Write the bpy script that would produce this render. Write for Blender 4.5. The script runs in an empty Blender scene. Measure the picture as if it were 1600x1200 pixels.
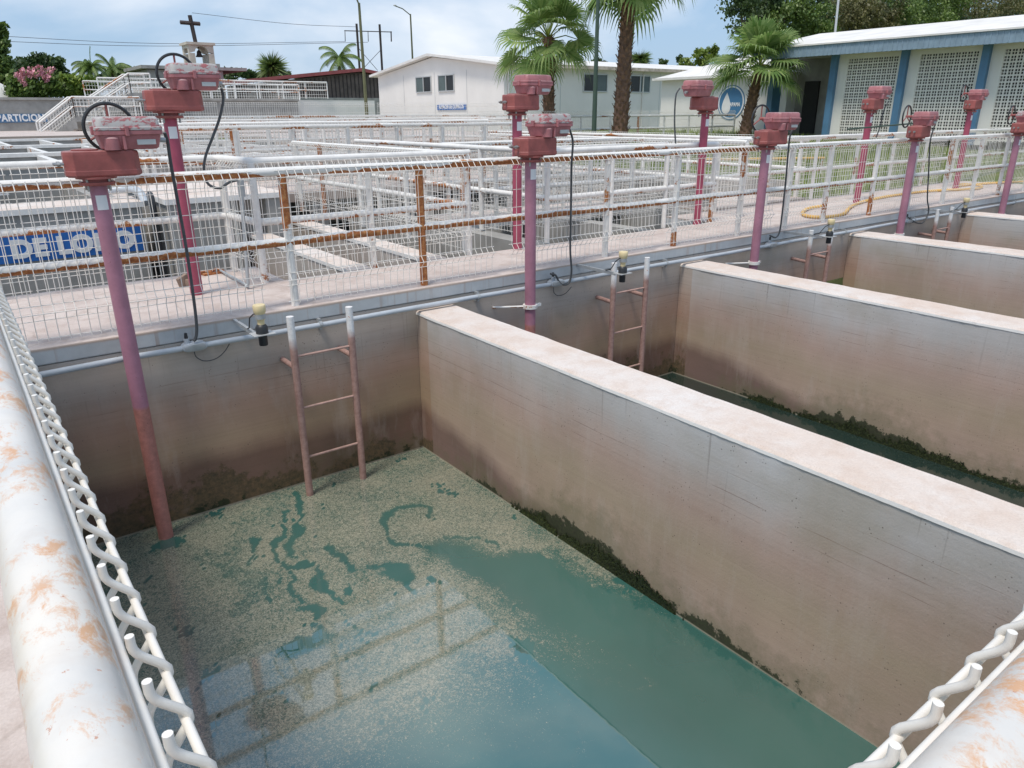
import bpy, math, random
from mathutils import Vector, Matrix, noise as mnoise
random.seed(7)
S = bpy.context.scene
COL = S.collection
R = math.radians

# ------------------------------------------------------------------ camera
CAM_F, CAM_P, CAM_T, CAM_R = 1147.0, 0.3529, 0.64258, -0.00608      # focal (px at 1600 wide), pitch, yaw, roll
EYE = Vector((0, 0, 1.6))
FW = Vector((math.sin(CAM_T)*math.cos(CAM_P), math.cos(CAM_T)*math.cos(CAM_P), -math.sin(CAM_P)))
_r = Vector((math.cos(CAM_T), -math.sin(CAM_T), 0)); _u = _r.cross(FW)
RT = _r*math.cos(CAM_R) + _u*math.sin(CAM_R); UP = RT.cross(FW)
cd = bpy.data.cameras.new('camera'); cam = bpy.data.objects.new('camera', cd); COL.objects.link(cam)
cd.sensor_width = 36; cd.lens = CAM_F/1600*36; cd.clip_start = .05; cd.clip_end = 3000
m = Matrix((RT, UP, -FW)).transposed().to_4x4(); m.translation = EYE
cam.matrix_world = m
S.camera = cam
def at(px, py, ax, v):
    """world point of photo pixel on the plane axis=v"""
    d = FW + RT*((px-800)/CAM_F) - UP*((py-600)/CAM_F)
    return EYE + d*((v-EYE[ax])/d[ax])

# ------------------------------------------------------------------ sky, sun, exposure
SUN_EL, SUN_AZ = R(66), R(-112)       # azimuth measured from +Y towards +X
W = bpy.data.worlds.new('World'); S.world = W; W.use_nodes = True
nt = W.node_tree; nt.nodes.clear()
def N(t, k, **kw):
    n = t.nodes.new(k)
    for a, b in kw.items(): setattr(n, a, b)
    return n
out = N(nt, 'ShaderNodeOutputWorld'); bg = N(nt, 'ShaderNodeBackground'); bg.inputs[1].default_value = .112
sky = N(nt, 'ShaderNodeTexSky', sky_type='NISHITA', sun_disc=False)
sky.sun_elevation = SUN_EL; sky.sun_rotation = SUN_AZ; sky.dust_density = 1.5; sky.ozone_density = 1.5
tc = N(nt, 'ShaderNodeTexCoord'); mp = N(nt, 'ShaderNodeMapping'); mp.inputs['Scale'].default_value = (1.0, 1.0, 2.6)
mp.inputs['Location'].default_value = (3.1, .7, .3)
cn = N(nt, 'ShaderNodeTexNoise'); cn.inputs['Scale'].default_value = 2.1; cn.inputs['Detail'].default_value = 8; cn.inputs['Roughness'].default_value = .52; cn.inputs['Distortion'].default_value = .25
cr = N(nt, 'ShaderNodeValToRGB'); cr.color_ramp.elements[0].position = .38; cr.color_ramp.elements[1].position = .66
cr.color_ramp.elements[0].color = (.72, .72, .72, 1); cr.color_ramp.elements[1].color = (.93, .93, .93, 1)
cn2 = N(nt, 'ShaderNodeTexNoise'); cn2.inputs['Scale'].default_value = 4.5; cn2.inputs['Detail'].default_value = 5
cc = N(nt, 'ShaderNodeMixRGB'); cc.inputs[1].default_value = (2.6, 3.8, 5.4, 1); cc.inputs[2].default_value = (6.2, 6.5, 7.0, 1)
mx = N(nt, 'ShaderNodeMixRGB')
L = nt.links.new
L(tc.outputs['Generated'], mp.inputs[0]); L(mp.outputs[0], cn.inputs[0]); L(mp.outputs[0], cn2.inputs[0])
L(cn.outputs[0], cr.inputs[0]); cr2 = N(nt, 'ShaderNodeValToRGB'); cr2.color_ramp.elements[0].position = .45; cr2.color_ramp.elements[1].position = .66; L(cn.outputs[0], cr2.inputs[0]); L(cr2.outputs[0], cc.inputs[0]); L(cr.outputs[0], mx.inputs[0])
L(sky.outputs[0], mx.inputs[1]); L(cc.outputs[0], mx.inputs[2]); L(mx.outputs[0], bg.inputs[0]); L(bg.outputs[0], out.inputs[0])
sl = bpy.data.lights.new('sun', 'SUN'); sl.energy = 2.0; sl.angle = R(13); sl.color = (1, .92, .82)
so = bpy.data.objects.new('sun', sl); COL.objects.link(so)
sd = Vector((math.sin(SUN_AZ)*math.cos(SUN_EL), math.cos(SUN_AZ)*math.cos(SUN_EL), math.sin(SUN_EL)))
so.rotation_euler = (-sd).to_track_quat('-Z', 'Y').to_euler()
S.view_settings.view_transform = 'Standard'; S.view_settings.look = 'None'; S.view_settings.gamma = 1
S.view_settings.use_curve_mapping = False; S.view_settings.exposure = .46

# ------------------------------------------------------------------ mesh helpers
class MB:
    def __init__(s): s.v = []; s.f = []; s.a = []
    def box(s, x0, x1, y0, y1, z0, z1, M=None):
        n = len(s.v)
        for z in (z0, z1):
            for x, y in ((x0, y0), (x1, y0), (x1, y1), (x0, y1)):
                p = Vector((x, y, z)); s.v.append(tuple(M @ p if M else p))
        s.f += [(n, n+3, n+2, n+1), (n+4, n+5, n+6, n+7)] + [(n+i, n+(i+1) % 4, n+4+(i+1) % 4, n+4+i) for i in range(4)]
        return s
    def tube(s, pts, r, n=8, cap=True, r1=None):
        pts = [Vector(p) for p in pts]; k = len(pts)
        t0 = (pts[1]-pts[0]).normalized()
        ref = Vector((0, 0, 1)) if abs(t0.z) < .9 else Vector((0, 1, 0))
        u = t0.cross(ref).normalized(); b = len(s.v)
        for i, p in enumerate(pts):
            if i == 0: t = t0
            elif i == k-1: t = (pts[i]-pts[i-1]).normalized()
            else:
                t = (pts[i+1]-pts[i-1])
                t = t.normalized() if t.length > 1e-9 else t0
            u = (u - t*u.dot(t)).normalized(); w = t.cross(u)
            rr = r if r1 is None else r + (r1-r)*i/(k-1)
            for j in range(n):
                a = 2*math.pi*j/n
                s.v.append(tuple(p + u*math.cos(a)*rr + w*math.sin(a)*rr))
        for i in range(k-1):
            for j in range(n):
                s.f.append((b+i*n+j, b+i*n+(j+1) % n, b+(i+1)*n+(j+1) % n, b+(i+1)*n+j))
        if cap:
            s.f.append(tuple(b+j for j in range(n))[::-1]); s.f.append(tuple(b+(k-1)*n+j for j in range(n)))
        return s
    def loft(s, rings, cap=True):
        b = len(s.v); n = len(rings[0])
        for rg in rings: s.v += [tuple(p) for p in rg]
        for i in range(len(rings)-1):
            for j in range(n):
                s.f.append((b+i*n+j, b+i*n+(j+1) % n, b+(i+1)*n+(j+1) % n, b+(i+1)*n+j))
        if cap:
            s.f.append(tuple(b+j for j in range(n))[::-1]); s.f.append(tuple(b+(len(rings)-1)*n+j for j in range(n)))
        return s
    def lathe(s, prof, c=(0, 0, 0), n=20):
        c = Vector(c)
        return s.loft([[c+Vector((r*math.cos(2*math.pi*j/n), r*math.sin(2*math.pi*j/n), z)) for j in range(n)] for r, z in prof])
    def torus(s, c, axis, R0, r, n=32, k=8):
        axis = Vector(axis).normalized(); u = axis.orthogonal().normalized(); w = axis.cross(u); b = len(s.v); c = Vector(c)
        for i in range(n):
            a = 2*math.pi*i/n; d = u*math.cos(a)+w*math.sin(a)
            for j in range(k):
                q = 2*math.pi*j/k; s.v.append(tuple(c+d*(R0+r*math.cos(q))+axis*r*math.sin(q)))
        for i in range(n):
            for j in range(k):
                s.f.append((b+i*k+j, b+((i+1) % n)*k+j, b+((i+1) % n)*k+(j+1) % k, b+i*k+(j+1) % k))
        return s
    def quad(s, a, b, c, d):
        n = len(s.v); s.v += [tuple(a), tuple(b), tuple(c), tuple(d)]; s.f.append((n, n+1, n+2, n+3)); return s
    def tri(s, a, b, c):
        n = len(s.v); s.v += [tuple(a), tuple(b), tuple(c)]; s.f.append((n, n+1, n+2)); return s
    def build(s, name, m, parent=None, smooth=False, bevel=0):
        me = bpy.data.meshes.new(name); me.from_pydata(s.v, [], s.f); me.materials.append(m); me.update()
        if smooth:
            me.polygons.foreach_set('use_smooth', [True]*len(me.polygons))
            try: me.set_sharp_from_angle(angle=R(38))
            except Exception: pass
        o = bpy.data.objects.new(name, me); COL.objects.link(o)
        if parent:
            o.parent = parent
        if bevel:
            b = o.modifiers.new('bevel', 'BEVEL'); b.width = bevel; b.segments = 2; b.limit_method = 'ANGLE'
        return o
def tag(o, label=None, cat=None, group=None, kind=None):
    if label: o['label'] = label
    if cat: o['category'] = cat
    if group: o['group'] = group
    if kind: o['kind'] = kind
    return o
def empty(name, loc, label, cat, group=None, rz=0):
    o = bpy.data.objects.new(name, None); COL.objects.link(o); o.location = loc; o.rotation_euler = (0, 0, rz); o.empty_display_size = .1
    return tag(o, label, cat, group)
def rrect(cx, cy, z, hx, hy, r, seg=3):
    pts = []
    for qx, qy, a0 in ((1, 1, 0), (-1, 1, 90), (-1, -1, 180), (1, -1, 270)):
        for i in range(seg+1):
            a = R(a0+90*i/seg); pts.append(Vector((cx+qx*(hx-r)+r*math.cos(a), cy+qy*(hy-r)+r*math.sin(a), z)))
    return pts
def text_mesh(txt, size, bold, m, name, parent, origin, xdir, extr=.004, align='LEFT', sx=1.0):
    cu = bpy.data.curves.new('t', 'FONT'); cu.body = txt; cu.size = size; cu.offset = bold; cu.extrude = extr; cu.align_x = align; cu.space_character = 1.1
    t = bpy.data.objects.new('t', cu); COL.objects.link(t)
    bpy.context.view_layer.update()
    me = bpy.data.meshes.new_from_object(t.evaluated_get(bpy.context.evaluated_depsgraph_get()))
    bpy.data.objects.remove(t)
    X = Vector(xdir).normalized(); Y = Vector((0, 0, 1)); Z = X.cross(Y)
    M = Matrix((X*sx, Y, Z)).transposed().to_4x4(); M.translation = Vector(origin)
    me.transform(M); me.materials.clear(); me.materials.append(m)
    o = bpy.data.objects.new(name, me); COL.objects.link(o); o.parent = parent
    return o

# ------------------------------------------------------------------ materials
def ramp(t, src, stops):
    n = N(t, 'ShaderNodeValToRGB'); e = n.color_ramp.elements
    while len(e) < len(stops): e.new(.5)
    for i, (p, c) in enumerate(stops):
        e[i].position = p; e[i].color = (*c, 1) if len(c) == 3 else c
    t.links.new(src, n.inputs[0]); return n.outputs[0]
def nz(t, vec, scale, detail=4, rough=.55, dist=0, dim=None):
    n = N(t, 'ShaderNodeTexNoise'); n.inputs['Scale'].default_value = scale; n.inputs['Detail'].default_value = detail
    n.inputs['Roughness'].default_value = rough; n.inputs['Distortion'].default_value = dist
    if vec is not None: t.links.new(vec, n.inputs['Vector'])
    return n.outputs[0]
def mapv(t, vec, scale=(1, 1, 1), loc=(0, 0, 0)):
    n = N(t, 'ShaderNodeMapping'); n.inputs['Scale'].default_value = scale; n.inputs['Location'].default_value = loc
    t.links.new(vec, n.inputs[0]); return n.outputs[0]
def mixc(t, f, a, b, mode='MIX'):
    n = N(t, 'ShaderNodeMixRGB', blend_type=mode)
    for i, s in ((0, f), (1, a), (2, b)):
        if isinstance(s, (int, float)): n.inputs[i].default_value = s if i == 0 else (s, s, s, 1)
        elif isinstance(s, tuple): n.inputs[i].default_value = (*s, 1)
        else: t.links.new(s, n.inputs[i])
    return n.outputs[0]
def mth(t, op, a, b=0.0, clamp=False):
    n = N(t, 'ShaderNodeMath', operation=op, use_clamp=clamp)
    for i, s in ((0, a), (1, b)):
        if isinstance(s, (int, float)): n.inputs[i].default_value = s
        else: t.links.new(s, n.inputs[i])
    return n.outputs[0]
def newmat(name, rough=.7):
    m = bpy.data.materials.new(name); m.use_nodes = True; t = m.node_tree
    b = t.nodes['Principled BSDF']; b.inputs['Roughness'].default_value = rough
    g = N(t, 'ShaderNodeNewGeometry'); return m, t, b, g
def bump(t, b, h, strength=.3, dist=.01):
    n = N(t, 'ShaderNodeBump'); n.inputs['Strength'].default_value = strength; n.inputs['Distance'].default_value = dist
    t.links.new(h, n.inputs['Height']); t.links.new(n.outputs[0], b.inputs['Normal'])
def simple(name, col, rough=.6, var=.15, scale=6, metal=0, bmp=.15):
    m, t, b, g = newmat(name, rough); P = g.outputs['Position']
    n = nz(t, P, scale, 5)
    c = ramp(t, n, [(.3, tuple(x*(1-var) for x in col)), (.7, tuple(min(1, x*(1+var)) for x in col))])
    t.links.new(c, b.inputs['Base Color']); b.inputs['Metallic'].default_value = metal
    if bmp: bump(t, b, nz(t, P, scale*6, 3), bmp, .005)
    return m
def painted(name, rust_bias, white=(.82, .80, .765), scale=2.2, under=.12, xwin=None):
    """white paint with rust: on the underside and in patches"""
    m, t, b, g = newmat(name, .38); P = g.outputs['Position']
    sx = N(t, 'ShaderNodeSeparateXYZ'); t.links.new(g.outputs['Normal'], sx.inputs[0])
    big = nz(t, P, scale*.45, 2); mid = nz(t, P, scale*4, 6, .7); fine = nz(t, P, 60, 4, .7)
    f = mth(t, 'ADD', mth(t, 'MULTIPLY', big, 1.0), mth(t, 'MULTIPLY', mid, .55))
    f = mth(t, 'ADD', f, mth(t, 'MULTIPLY', sx.outputs[2], -under))
    f = mth(t, 'ADD', f, mth(t, 'MULTIPLY', fine, .12))
    if xwin:
        sp_ = N(t, 'ShaderNodeSeparateXYZ'); t.links.new(P, sp_.inputs[0])
        xr_ = ramp(t, mth(t, 'DIVIDE', mth(t, 'ADD', sp_.outputs[0], mth(t, 'MULTIPLY', mid, .2)), 10.0), [(p_, (v_,)*3) for p_, v_ in xwin])
        f = mth(t, 'ADD', f, mth(t, 'MULTIPLY', mth(t, 'SUBTRACT', xr_, .5), .5))
    k = ramp(t, f, [(min(.97, .93-rust_bias), (0, 0, 0)), (min(.99, .965-rust_bias), (1, 1, 1))])
    rc = ramp(t, nz(t, P, 26, 6, .7), [(.25, (.16, .045, .025)), (.5, (.42, .15, .05)), (.75, (.62, .36, .15))])
    wc = ramp(t, nz(t, P, 9, 6, .65), [(.3, tuple(x*.84 for x in white)), (.6, white)])
    wc = mixc(t, ramp(t, nz(t, P, 14, 7, .75), [(.62, (0, 0, 0)), (.74, (.5, .5, .5))]), wc, (.72, .52, .34))
    t.links.new(mixc(t, k, wc, rc), b.inputs['Base Color'])
    t.links.new(mth(t, 'ADD', mth(t, 'MULTIPLY', k, .45), .4), b.inputs['Roughness'])
    bump(t, b, mth(t, 'ADD', mth(t, 'MULTIPLY', k, .5), fine), .25, .002)
    return m
def tank_concrete():
    m, t, b, g = newmat('tank_concrete', .78); P = g.outputs['Position']
    s = N(t, 'ShaderNodeSeparateXYZ'); t.links.new(P, s.inputs[0]); z = s.outputs[2]
    wob = nz(t, mapv(t, P, (.6, .6, .25)), 1.1, 4)
    zz = mth(t, 'ADD', z, mth(t, 'MULTIPLY', mth(t, 'SUBTRACT', wob, .5), .55))
    drip = nz(t, mapv(t, P, (9, 9, .35)), 1, 5, .6)
    zz = mth(t, 'ADD', zz, mth(t, 'MULTIPLY', mth(t, 'SUBTRACT', drip, .5), .16))
    k = mth(t, 'DIVIDE', mth(t, 'ADD', zz, 1.8), 1.8)           # 0 at the foot, 1 at the deck
    base = ramp(t, k, [(0, (.42, .32, .27)), (.16, (.42, .32, .265)), (.30, (.42, .325, .255)), (.40, (.41, .33, .25)), (.56, (.44, .335, .285)), (.66, (.46, .385, .35)), (.77, (.48, .47, .465)), (.92, (.53, .55, .565))])
    st = nz(t, mapv(t, P, (.5, .5, 34)), 1.4, 5, .65)
    base = mixc(t, .24, base, ramp(t, st, [(.3, (.72, .66, .62)), (.6, (1.05, 1.02, 1.0))]), 'MULTIPLY')
    far0 = mth(t, 'GREATER_THAN', s.outputs[1], 6.0)
    base = mixc(t, far0, base, mixc(t, 1.0, base, ramp(t, nz(t, P, .9, 3), [(.3, (.78, .68, .61)), (.7, (1.0, .90, .81))]), 'MULTIPLY'))
    for z_, th_ in ((-.60, .0028), (-.70, .002), (-.47, .0016)):
        dl = mth(t, 'ABSOLUTE', mth(t, 'ADD', mth(t, 'ADD', z, -z_), mth(t, 'MULTIPLY', mth(t, 'SUBTRACT', nz(t, P, 1.3, 2), .5), .03)))
        base = mixc(t, mth(t, 'MULTIPLY', mth(t, 'LESS_THAN', dl, th_), ramp(t, nz(t, P, 3.0, 3), [(.45, (0, 0, 0)), (.58, (.55, .55, .55))])), base, (.18, .12, .10))
    bl = nz(t, P, 1.3, 6, .6)
    base = mixc(t, .6, base, ramp(t, bl, [(.3, (.80, .79, .76)), (.7, (1.12, 1.07, 1.05))]), 'MULTIPLY')
    olive = ramp(t, nz(t, mapv(t, P, (1, 1, 1.6), (4, 2, 7)), 1.0, 4), [(.52, (0, 0, 0)), (.70, (.4, .4, .4))])
    base = mixc(t, olive, base, (.30, .25, .16))
    # dark vertical weeps below the edge of the deck
    w = nz(t, mapv(t, P, (30, 30, .7)), 1, 3, .5)
    wf = mth(t, 'MULTIPLY', ramp(t, w, [(.65, (0, 0, 0)), (.72, (1, 1, 1))]), ramp(t, k, [(.6, (0, 0, 0)), (.9, (.5, .5, .5))]))
    base = mixc(t, wf, base, (.10, .07, .055))
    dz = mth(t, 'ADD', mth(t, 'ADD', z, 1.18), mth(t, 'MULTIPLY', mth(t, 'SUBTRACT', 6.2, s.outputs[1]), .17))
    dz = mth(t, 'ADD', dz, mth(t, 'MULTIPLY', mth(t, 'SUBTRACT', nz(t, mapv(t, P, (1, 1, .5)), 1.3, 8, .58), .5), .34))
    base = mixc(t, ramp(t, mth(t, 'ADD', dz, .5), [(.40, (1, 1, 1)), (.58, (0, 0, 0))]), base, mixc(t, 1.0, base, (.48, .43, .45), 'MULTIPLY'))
    pv = N(t, 'ShaderNodeTexVoronoi'); pv.inputs['Scale'].default_value = .8; t.links.new(mapv(t, P, (1, 1, 1.7)), pv.inputs['Vector'])
    base = mixc(t, .22, base, ramp(t, pv.outputs['Color'], [(.2, (.72, .70, .70)), (.5, (1, 1, 1)), (.8, (1.18, 1.14, 1.1))]), 'MULTIPLY') if 0 else base
    ms_ = ramp(t, nz(t, mapv(t, P, (3.5, 3.5, .8), (2, 7, 1)), 1, 7, .7), [(.52, (0, 0, 0)), (.72, (.35, .35, .35))])
    base = mixc(t, ms_, base, (.50, .44, .40))
    # specks
    vo = N(t, 'ShaderNodeTexVoronoi'); vo.inputs['Scale'].default_value = 34; t.links.new(P, vo.inputs['Vector'])
    sp = mth(t, 'MULTIPLY', ramp(t, vo.outputs['Distance'], [(.10, (1, 1, 1)), (.16, (0, 0, 0))]), ramp(t, nz(t, P, 7, 3), [(.5, (0, 0, 0)), (.62, (.75, .75, .75))]))
    base = mixc(t, sp, base, (.06, .045, .035))
    # algae in a ragged strip at the water line
    an = nz(t, P, 9, 8, .72); an2 = nz(t, P, 1.1, 2)
    h = mth(t, 'ADD', mth(t, 'MULTIPLY', an, .62), mth(t, 'MULTIPLY', an2, .62))
    zt = mth(t, 'DIVIDE', mth(t, 'ADD', z, 1.7), .34)
    yb = mth(t, 'SUBTRACT', 1.0, mth(t, 'MULTIPLY', mth(t, 'ABSOLUTE', mth(t, 'SUBTRACT', s.outputs[1], 3.4)), .7), True)
    h = mth(t, 'ADD', h, mth(t, 'MULTIPLY', yb, .27))
    al = mth(t, 'SUBTRACT', h, mth(t, 'MULTIPLY', zt, .42))
    af = ramp(t, al, [(.60, (0, 0, 0)), (.635, (.92, .92, .92))])
    gf = ramp(t, mth(t, 'SUBTRACT', h, mth(t, 'MULTIPLY', zt, .26)), [(.42, (0, 0, 0)), (.62, (.45, .45, .45))])
    base = mixc(t, gf, base, (.12, .13, .06))
    sl_ = mth(t, 'SUBTRACT', mth(t, 'ADD', mth(t, 'MULTIPLY', an, .6), mth(t, 'MULTIPLY', nz(t, P, 1.9, 2), .7)), mth(t, 'MULTIPLY', zt, .22))
    fw_ = ramp(t, s.outputs[1], [(0, (0, 0, 0)), (1, (1, 1, 1))])
    far_ = mth(t, 'GREATER_THAN', s.outputs[1], 6.0)
    base = mixc(t, mth(t, 'MULTIPLY', far_, ramp(t, sl_, [(.50, (0, 0, 0)), (.56, (.85, .85, .85))])), base, ramp(t, nz(t, P, 26, 5, .7), [(.3, (.035, .035, .018)), (.7, (.16, .10, .05))]))
    base = mixc(t, af, base, ramp(t, nz(t, P, 40, 5, .7), [(.3, (.006, .010, .003)), (.75, (.03, .045, .012))]))
    base = mixc(t, ramp(t, mth(t, 'ADD', z, 2.2), [(.508, (.7, .7, .7)), (.514, (0, 0, 0))]), base, (.42, .38, .30))
    t.links.new(base, b.inputs['Base Color'])
    bump(t, b, mth(t, 'ADD', nz(t, P, 55, 6, .7), mth(t, 'MULTIPLY', af, 1.5)), .35, .006)
    return m
def floor_concrete(name, a=(.54, .46, .425), c=(.66, .58, .535), dirt=(.40, .31, .265), crack=.35, sidec=((.40, .42, .43), (.54, .56, .57))):
    m, t, b, g = newmat(name, .85); P = g.outputs['Position']
    s = N(t, 'ShaderNodeSeparateXYZ'); t.links.new(g.outputs['Normal'], s.inputs[0])
    top = ramp(t, s.outputs[2], [(.4, (0, 0, 0)), (.7, (1, 1, 1))])
    n1 = nz(t, P, 1.6, 7, .62); n2 = nz(t, P, 5, 7, .7, .4)
    tcx = mixc(t, ramp(t, n2, [(.46, (0, 0, 0)), (.72, (.75, .75, .75))]), ramp(t, n1, [(.3, a), (.7, c)]), dirt)
    cr_ = N(t, 'ShaderNodeTexVoronoi', feature='DISTANCE_TO_EDGE'); cr_.inputs['Scale'].default_value = .9
    t.links.new(mapv(t, mixc(t, .12, P, N(t, 'ShaderNodeTexNoise').outputs[1]), (1, 1, 1)), cr_.inputs['Vector'])
    tcx = mixc(t, ramp(t, cr_.outputs['Distance'], [(.003, (crack*.6,)*3), (.008, (0, 0, 0))]), tcx, (.22, .17, .14))
    pk = nz(t, P, 90, 4, .8); tcx = mixc(t, .35, tcx, ramp(t, pk, [(.35, (.62, .6, .58)), (.6, (1, 1, 1))]), 'MULTIPLY')
    w = nz(t, mapv(t, P, (14, 14, .5)), 1, 4)
    side = ramp(t, nz(t, P, 2.5, 6, .7), [(.3, sidec[0]), (.7, sidec[1])])
    side = mixc(t, ramp(t, w, [(.58, (0, 0, 0)), (.72, (.75 if crack else .2,)*3)]), side, (.34, .24, .19))
    s2 = N(t, 'ShaderNodeSeparateXYZ'); t.links.new(P, s2.inputs[0])
    if crack: side = mixc(t, ramp(t, mth(t, 'ADD', mth(t, 'ADD', s2.outputs[2], 1), mth(t, 'MULTIPLY', n2, .03)), [(.985, (0, 0, 0)), (1.0, (.8, .8, .8))]), side, (.42, .31, .24))
    t.links.new(mixc(t, top, side, tcx), b.inputs['Base Color'])
    bump(t, b, mth(t, 'ADD', n2, mth(t, 'MULTIPLY', pk, .5)), .35, .008)
    return m
M = {}
M['tank'] = tank_concrete()
M['deck'] = floor_concrete('deck_concrete')
M['coping'] = floor_concrete('coping_plaster', (.68, .56, .48), (.74, .70, .67), (.60, .47, .39), 0, ((.78, .77, .75), (.82, .81, .79)))
M['plain_conc'] = simple('grey_concrete', (.33, .32, .30), .85, .2, 2.2)
M['dark_conc'] = simple('damp_and_shade_concrete', (.10, .095, .09), .8, .3, 2)  # wet troughs and floors; also painted shade under the back walkway
M['white'] = painted('white_paint', -.02)
M['rusty'] = painted('white_paint_rusting', .065, scale=1.5, under=.16)
M['rail_a'] = painted('front_top_rail_paint', .03, scale=1.6, under=.2, xwin=[(.115, .35), (.13, .85), (.20, .85), (.225, .42), (.39, .48), (.42, .9), (.50, .9), (.56, .6), (.66, .85), (.72, .4)])
M['rail_b'] = painted('front_mid_rail_paint', .03, scale=1.6, under=.3, xwin=[(.0, .5), (.085, .6), (.10, .8), (.24, .7), (.28, .85), (.5, .78), (.56, .95), (.66, .8), (.74, .7), (.8, .4)])
M['patchy'] = painted('white_paint_patches', .015, under=.1)
M['oldrust'] = painted('bare_rust', .62, under=0)
M['wire'] = simple('white_coated_wire', (.80, .77, .72), .35, .06, 20, bmp=0)
def fore():
    m, t, b, g = newmat('foreground_paint', .33); P = g.outputs['Position']
    wc = ramp(t, nz(t, P, 5, 6, .6), [(.3, (.58, .57, .55)), (.5, (.71, .68, .635)), (.7, (.77, .715, .64))])
    o1 = mth(t, 'MULTIPLY', nz(t, mapv(t, P, (1, .6, 1)), 42, 7, .8, .4), nz(t, P, 9, 3))
    wc = mixc(t, ramp(t, o1, [(.27, (0, 0, 0)), (.35, (.85, .85, .85))]), wc, (.66, .34, .15))
    wc = mixc(t, ramp(t, nz(t, P, 75, 4, .7), [(.665, (0, 0, 0)), (.70, (.8, .8, .8))]), wc, (.50, .20, .10))
    wc = mixc(t, ramp(t, nz(t, P, 11, 5, .7, .3), [(.5, (0, 0, 0)), (.75, (.5, .5, .5))]), wc, (.60, .52, .45))
    t.links.new(wc, b.inputs['Base Color']); bump(t, b, nz(t, P, 40, 5, .7), .12, .002); return m
M['stain_white'] = fore()
M['grey_pipe'] = simple('grey_conduit', (.46, .50, .54), .35, .08, 8, bmp=.05)
M['grey_metal'] = simple('galvanised', (.40, .42, .43), .4, .15, 12, .3)
M['black'] = simple('black_rubber', (.025, .027, .03), .45, .2, 10, bmp=.05)
M['cable'] = simple('grey_cable', (.07, .075, .08), .55, .2, 20)
M['yellow_plastic'] = simple('cream_yellow_plastic', (.74, .61, .35), .4, .08, 12, bmp=0)
M['steel'] = simple('bolt_steel', (.42, .40, .38), .35, .25, 30, .8)
M['glass'] = simple('window_glass', (.02, .022, .025), .35, .2, 2, bmp=0)
M['frame'] = simple('aluminium_frame', (.55, .56, .56), .4, .05, 5, .3, 0)
M['blue'] = simple('blue_paint', (.085, .20, .33), .5, .12, 3)
M['fascia'] = simple('blue_fascia', (.24, .33, .41), .5, .12, 4)
M['wall_white'] = simple('white_wall', (.78, .755, .72), .8, .05, .8, bmp=.1)
M['cream_wall'] = simple('cream_wall', (.76, .74, .69), .8, .06, .8, bmp=.1)
M['roof_white'] = simple('white_roof', (.72, .70, .67), .7, .12, 1.2)
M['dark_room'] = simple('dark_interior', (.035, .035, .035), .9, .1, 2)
M['sign_blue'] = simple('sign_blue', (.02, .13, .42), .5, .12, 5, bmp=0)
M['sign_blue_dim'] = simple('sign_blue_faded', (.07, .17, .31), .55, .12, 5, bmp=0)
M['letter'] = simple('sign_white', (.78, .78, .78), .5, .05, 5, bmp=0)
M['roof_worn'] = simple('worn_roof_edge', (.52, .44, .36), .8, .35, 5)
M['red_roof'] = simple('red_sheet', (.30, .07, .07), .5, .15, 3)
M['brown_sheet'] = simple('brown_sheet', (.13, .10, .09), .8, .35, 1.5)
M['pole_olive'] = simple('olive_pole', (.12, .125, .06), .6, .1, 3)
M['pole_green'] = simple('dark_green_pole', (.05, .085, .06), .5, .1, 3)
M['pole_dark'] = simple('dark_wood', (.045, .035, .035), .8, .2, 3)
M['stone'] = simple('cream_stone', (.55, .50, .42), .85, .15, 1.5)
M['hose'] = simple('yellow_hose', (.72, .44, .12), .5, .12, 9)
M['trunk'] = simple('palm_trunk', (.17, .10, .065), .9, .45, 7, bmp=.6)
M['boot'] = simple('palm_boot', (.24, .14, .09), .9, .4, 9, bmp=.4)
M['bark'] = simple('bark', (.10, .075, .055), .9, .3, 5, bmp=.5)
M['wood'] = simple('weathered_board', (.30, .22, .17), .85, .25, 15)
M['blossom'] = simple('pink_blossom', (.66, .30, .35), .7, .2, 5, bmp=0)
def leafmat(name, a, b_, trans=.25):
    m, t, b, g = newmat(name, .5)
    c = ramp(t, g.outputs['Random Per Island'], [(0, a), (1, b_)])
    n = nz(t, g.outputs['Position'], .55, 3); c = mixc(t, .7, c, ramp(t, n, [(.35, (.55, .6, .5)), (.65, (1.3, 1.25, 1.1))]), 'MULTIPLY')
    t.links.new(c, b.inputs['Base Color'])
    tr = N(t, 'ShaderNodeBsdfTranslucent'); ms = N(t, 'ShaderNodeMixShader'); ms.inputs[0].default_value = trans
    t.links.new(c, tr.inputs[0]); t.links.new(b.outputs[0], ms.inputs[1]); t.links.new(tr.outputs[0], ms.inputs[2])
    t.links.new(ms.outputs[0], t.nodes['Material Output'].inputs[0]); return m
M['leaf_dark'] = leafmat('leaf_dark', (.035, .07, .025), (.11, .17, .06))
M['leaf_mid'] = leafmat('leaf_mid', (.07, .13, .03), (.19, .27, .07))
M['leaf_bright'] = leafmat('leaf_bright', (.11, .19, .03), (.27, .34, .07))
M['leaf_dry'] = leafmat('leaf_dry', (.10, .10, .04), (.20, .19, .08))
M['palm_leaf'] = leafmat('palm_leaf', (.13, .24, .06), (.34, .44, .17), .45)
M['grass_blade'] = leafmat('grass_blade', (.15, .22, .04), (.34, .42, .12))
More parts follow.
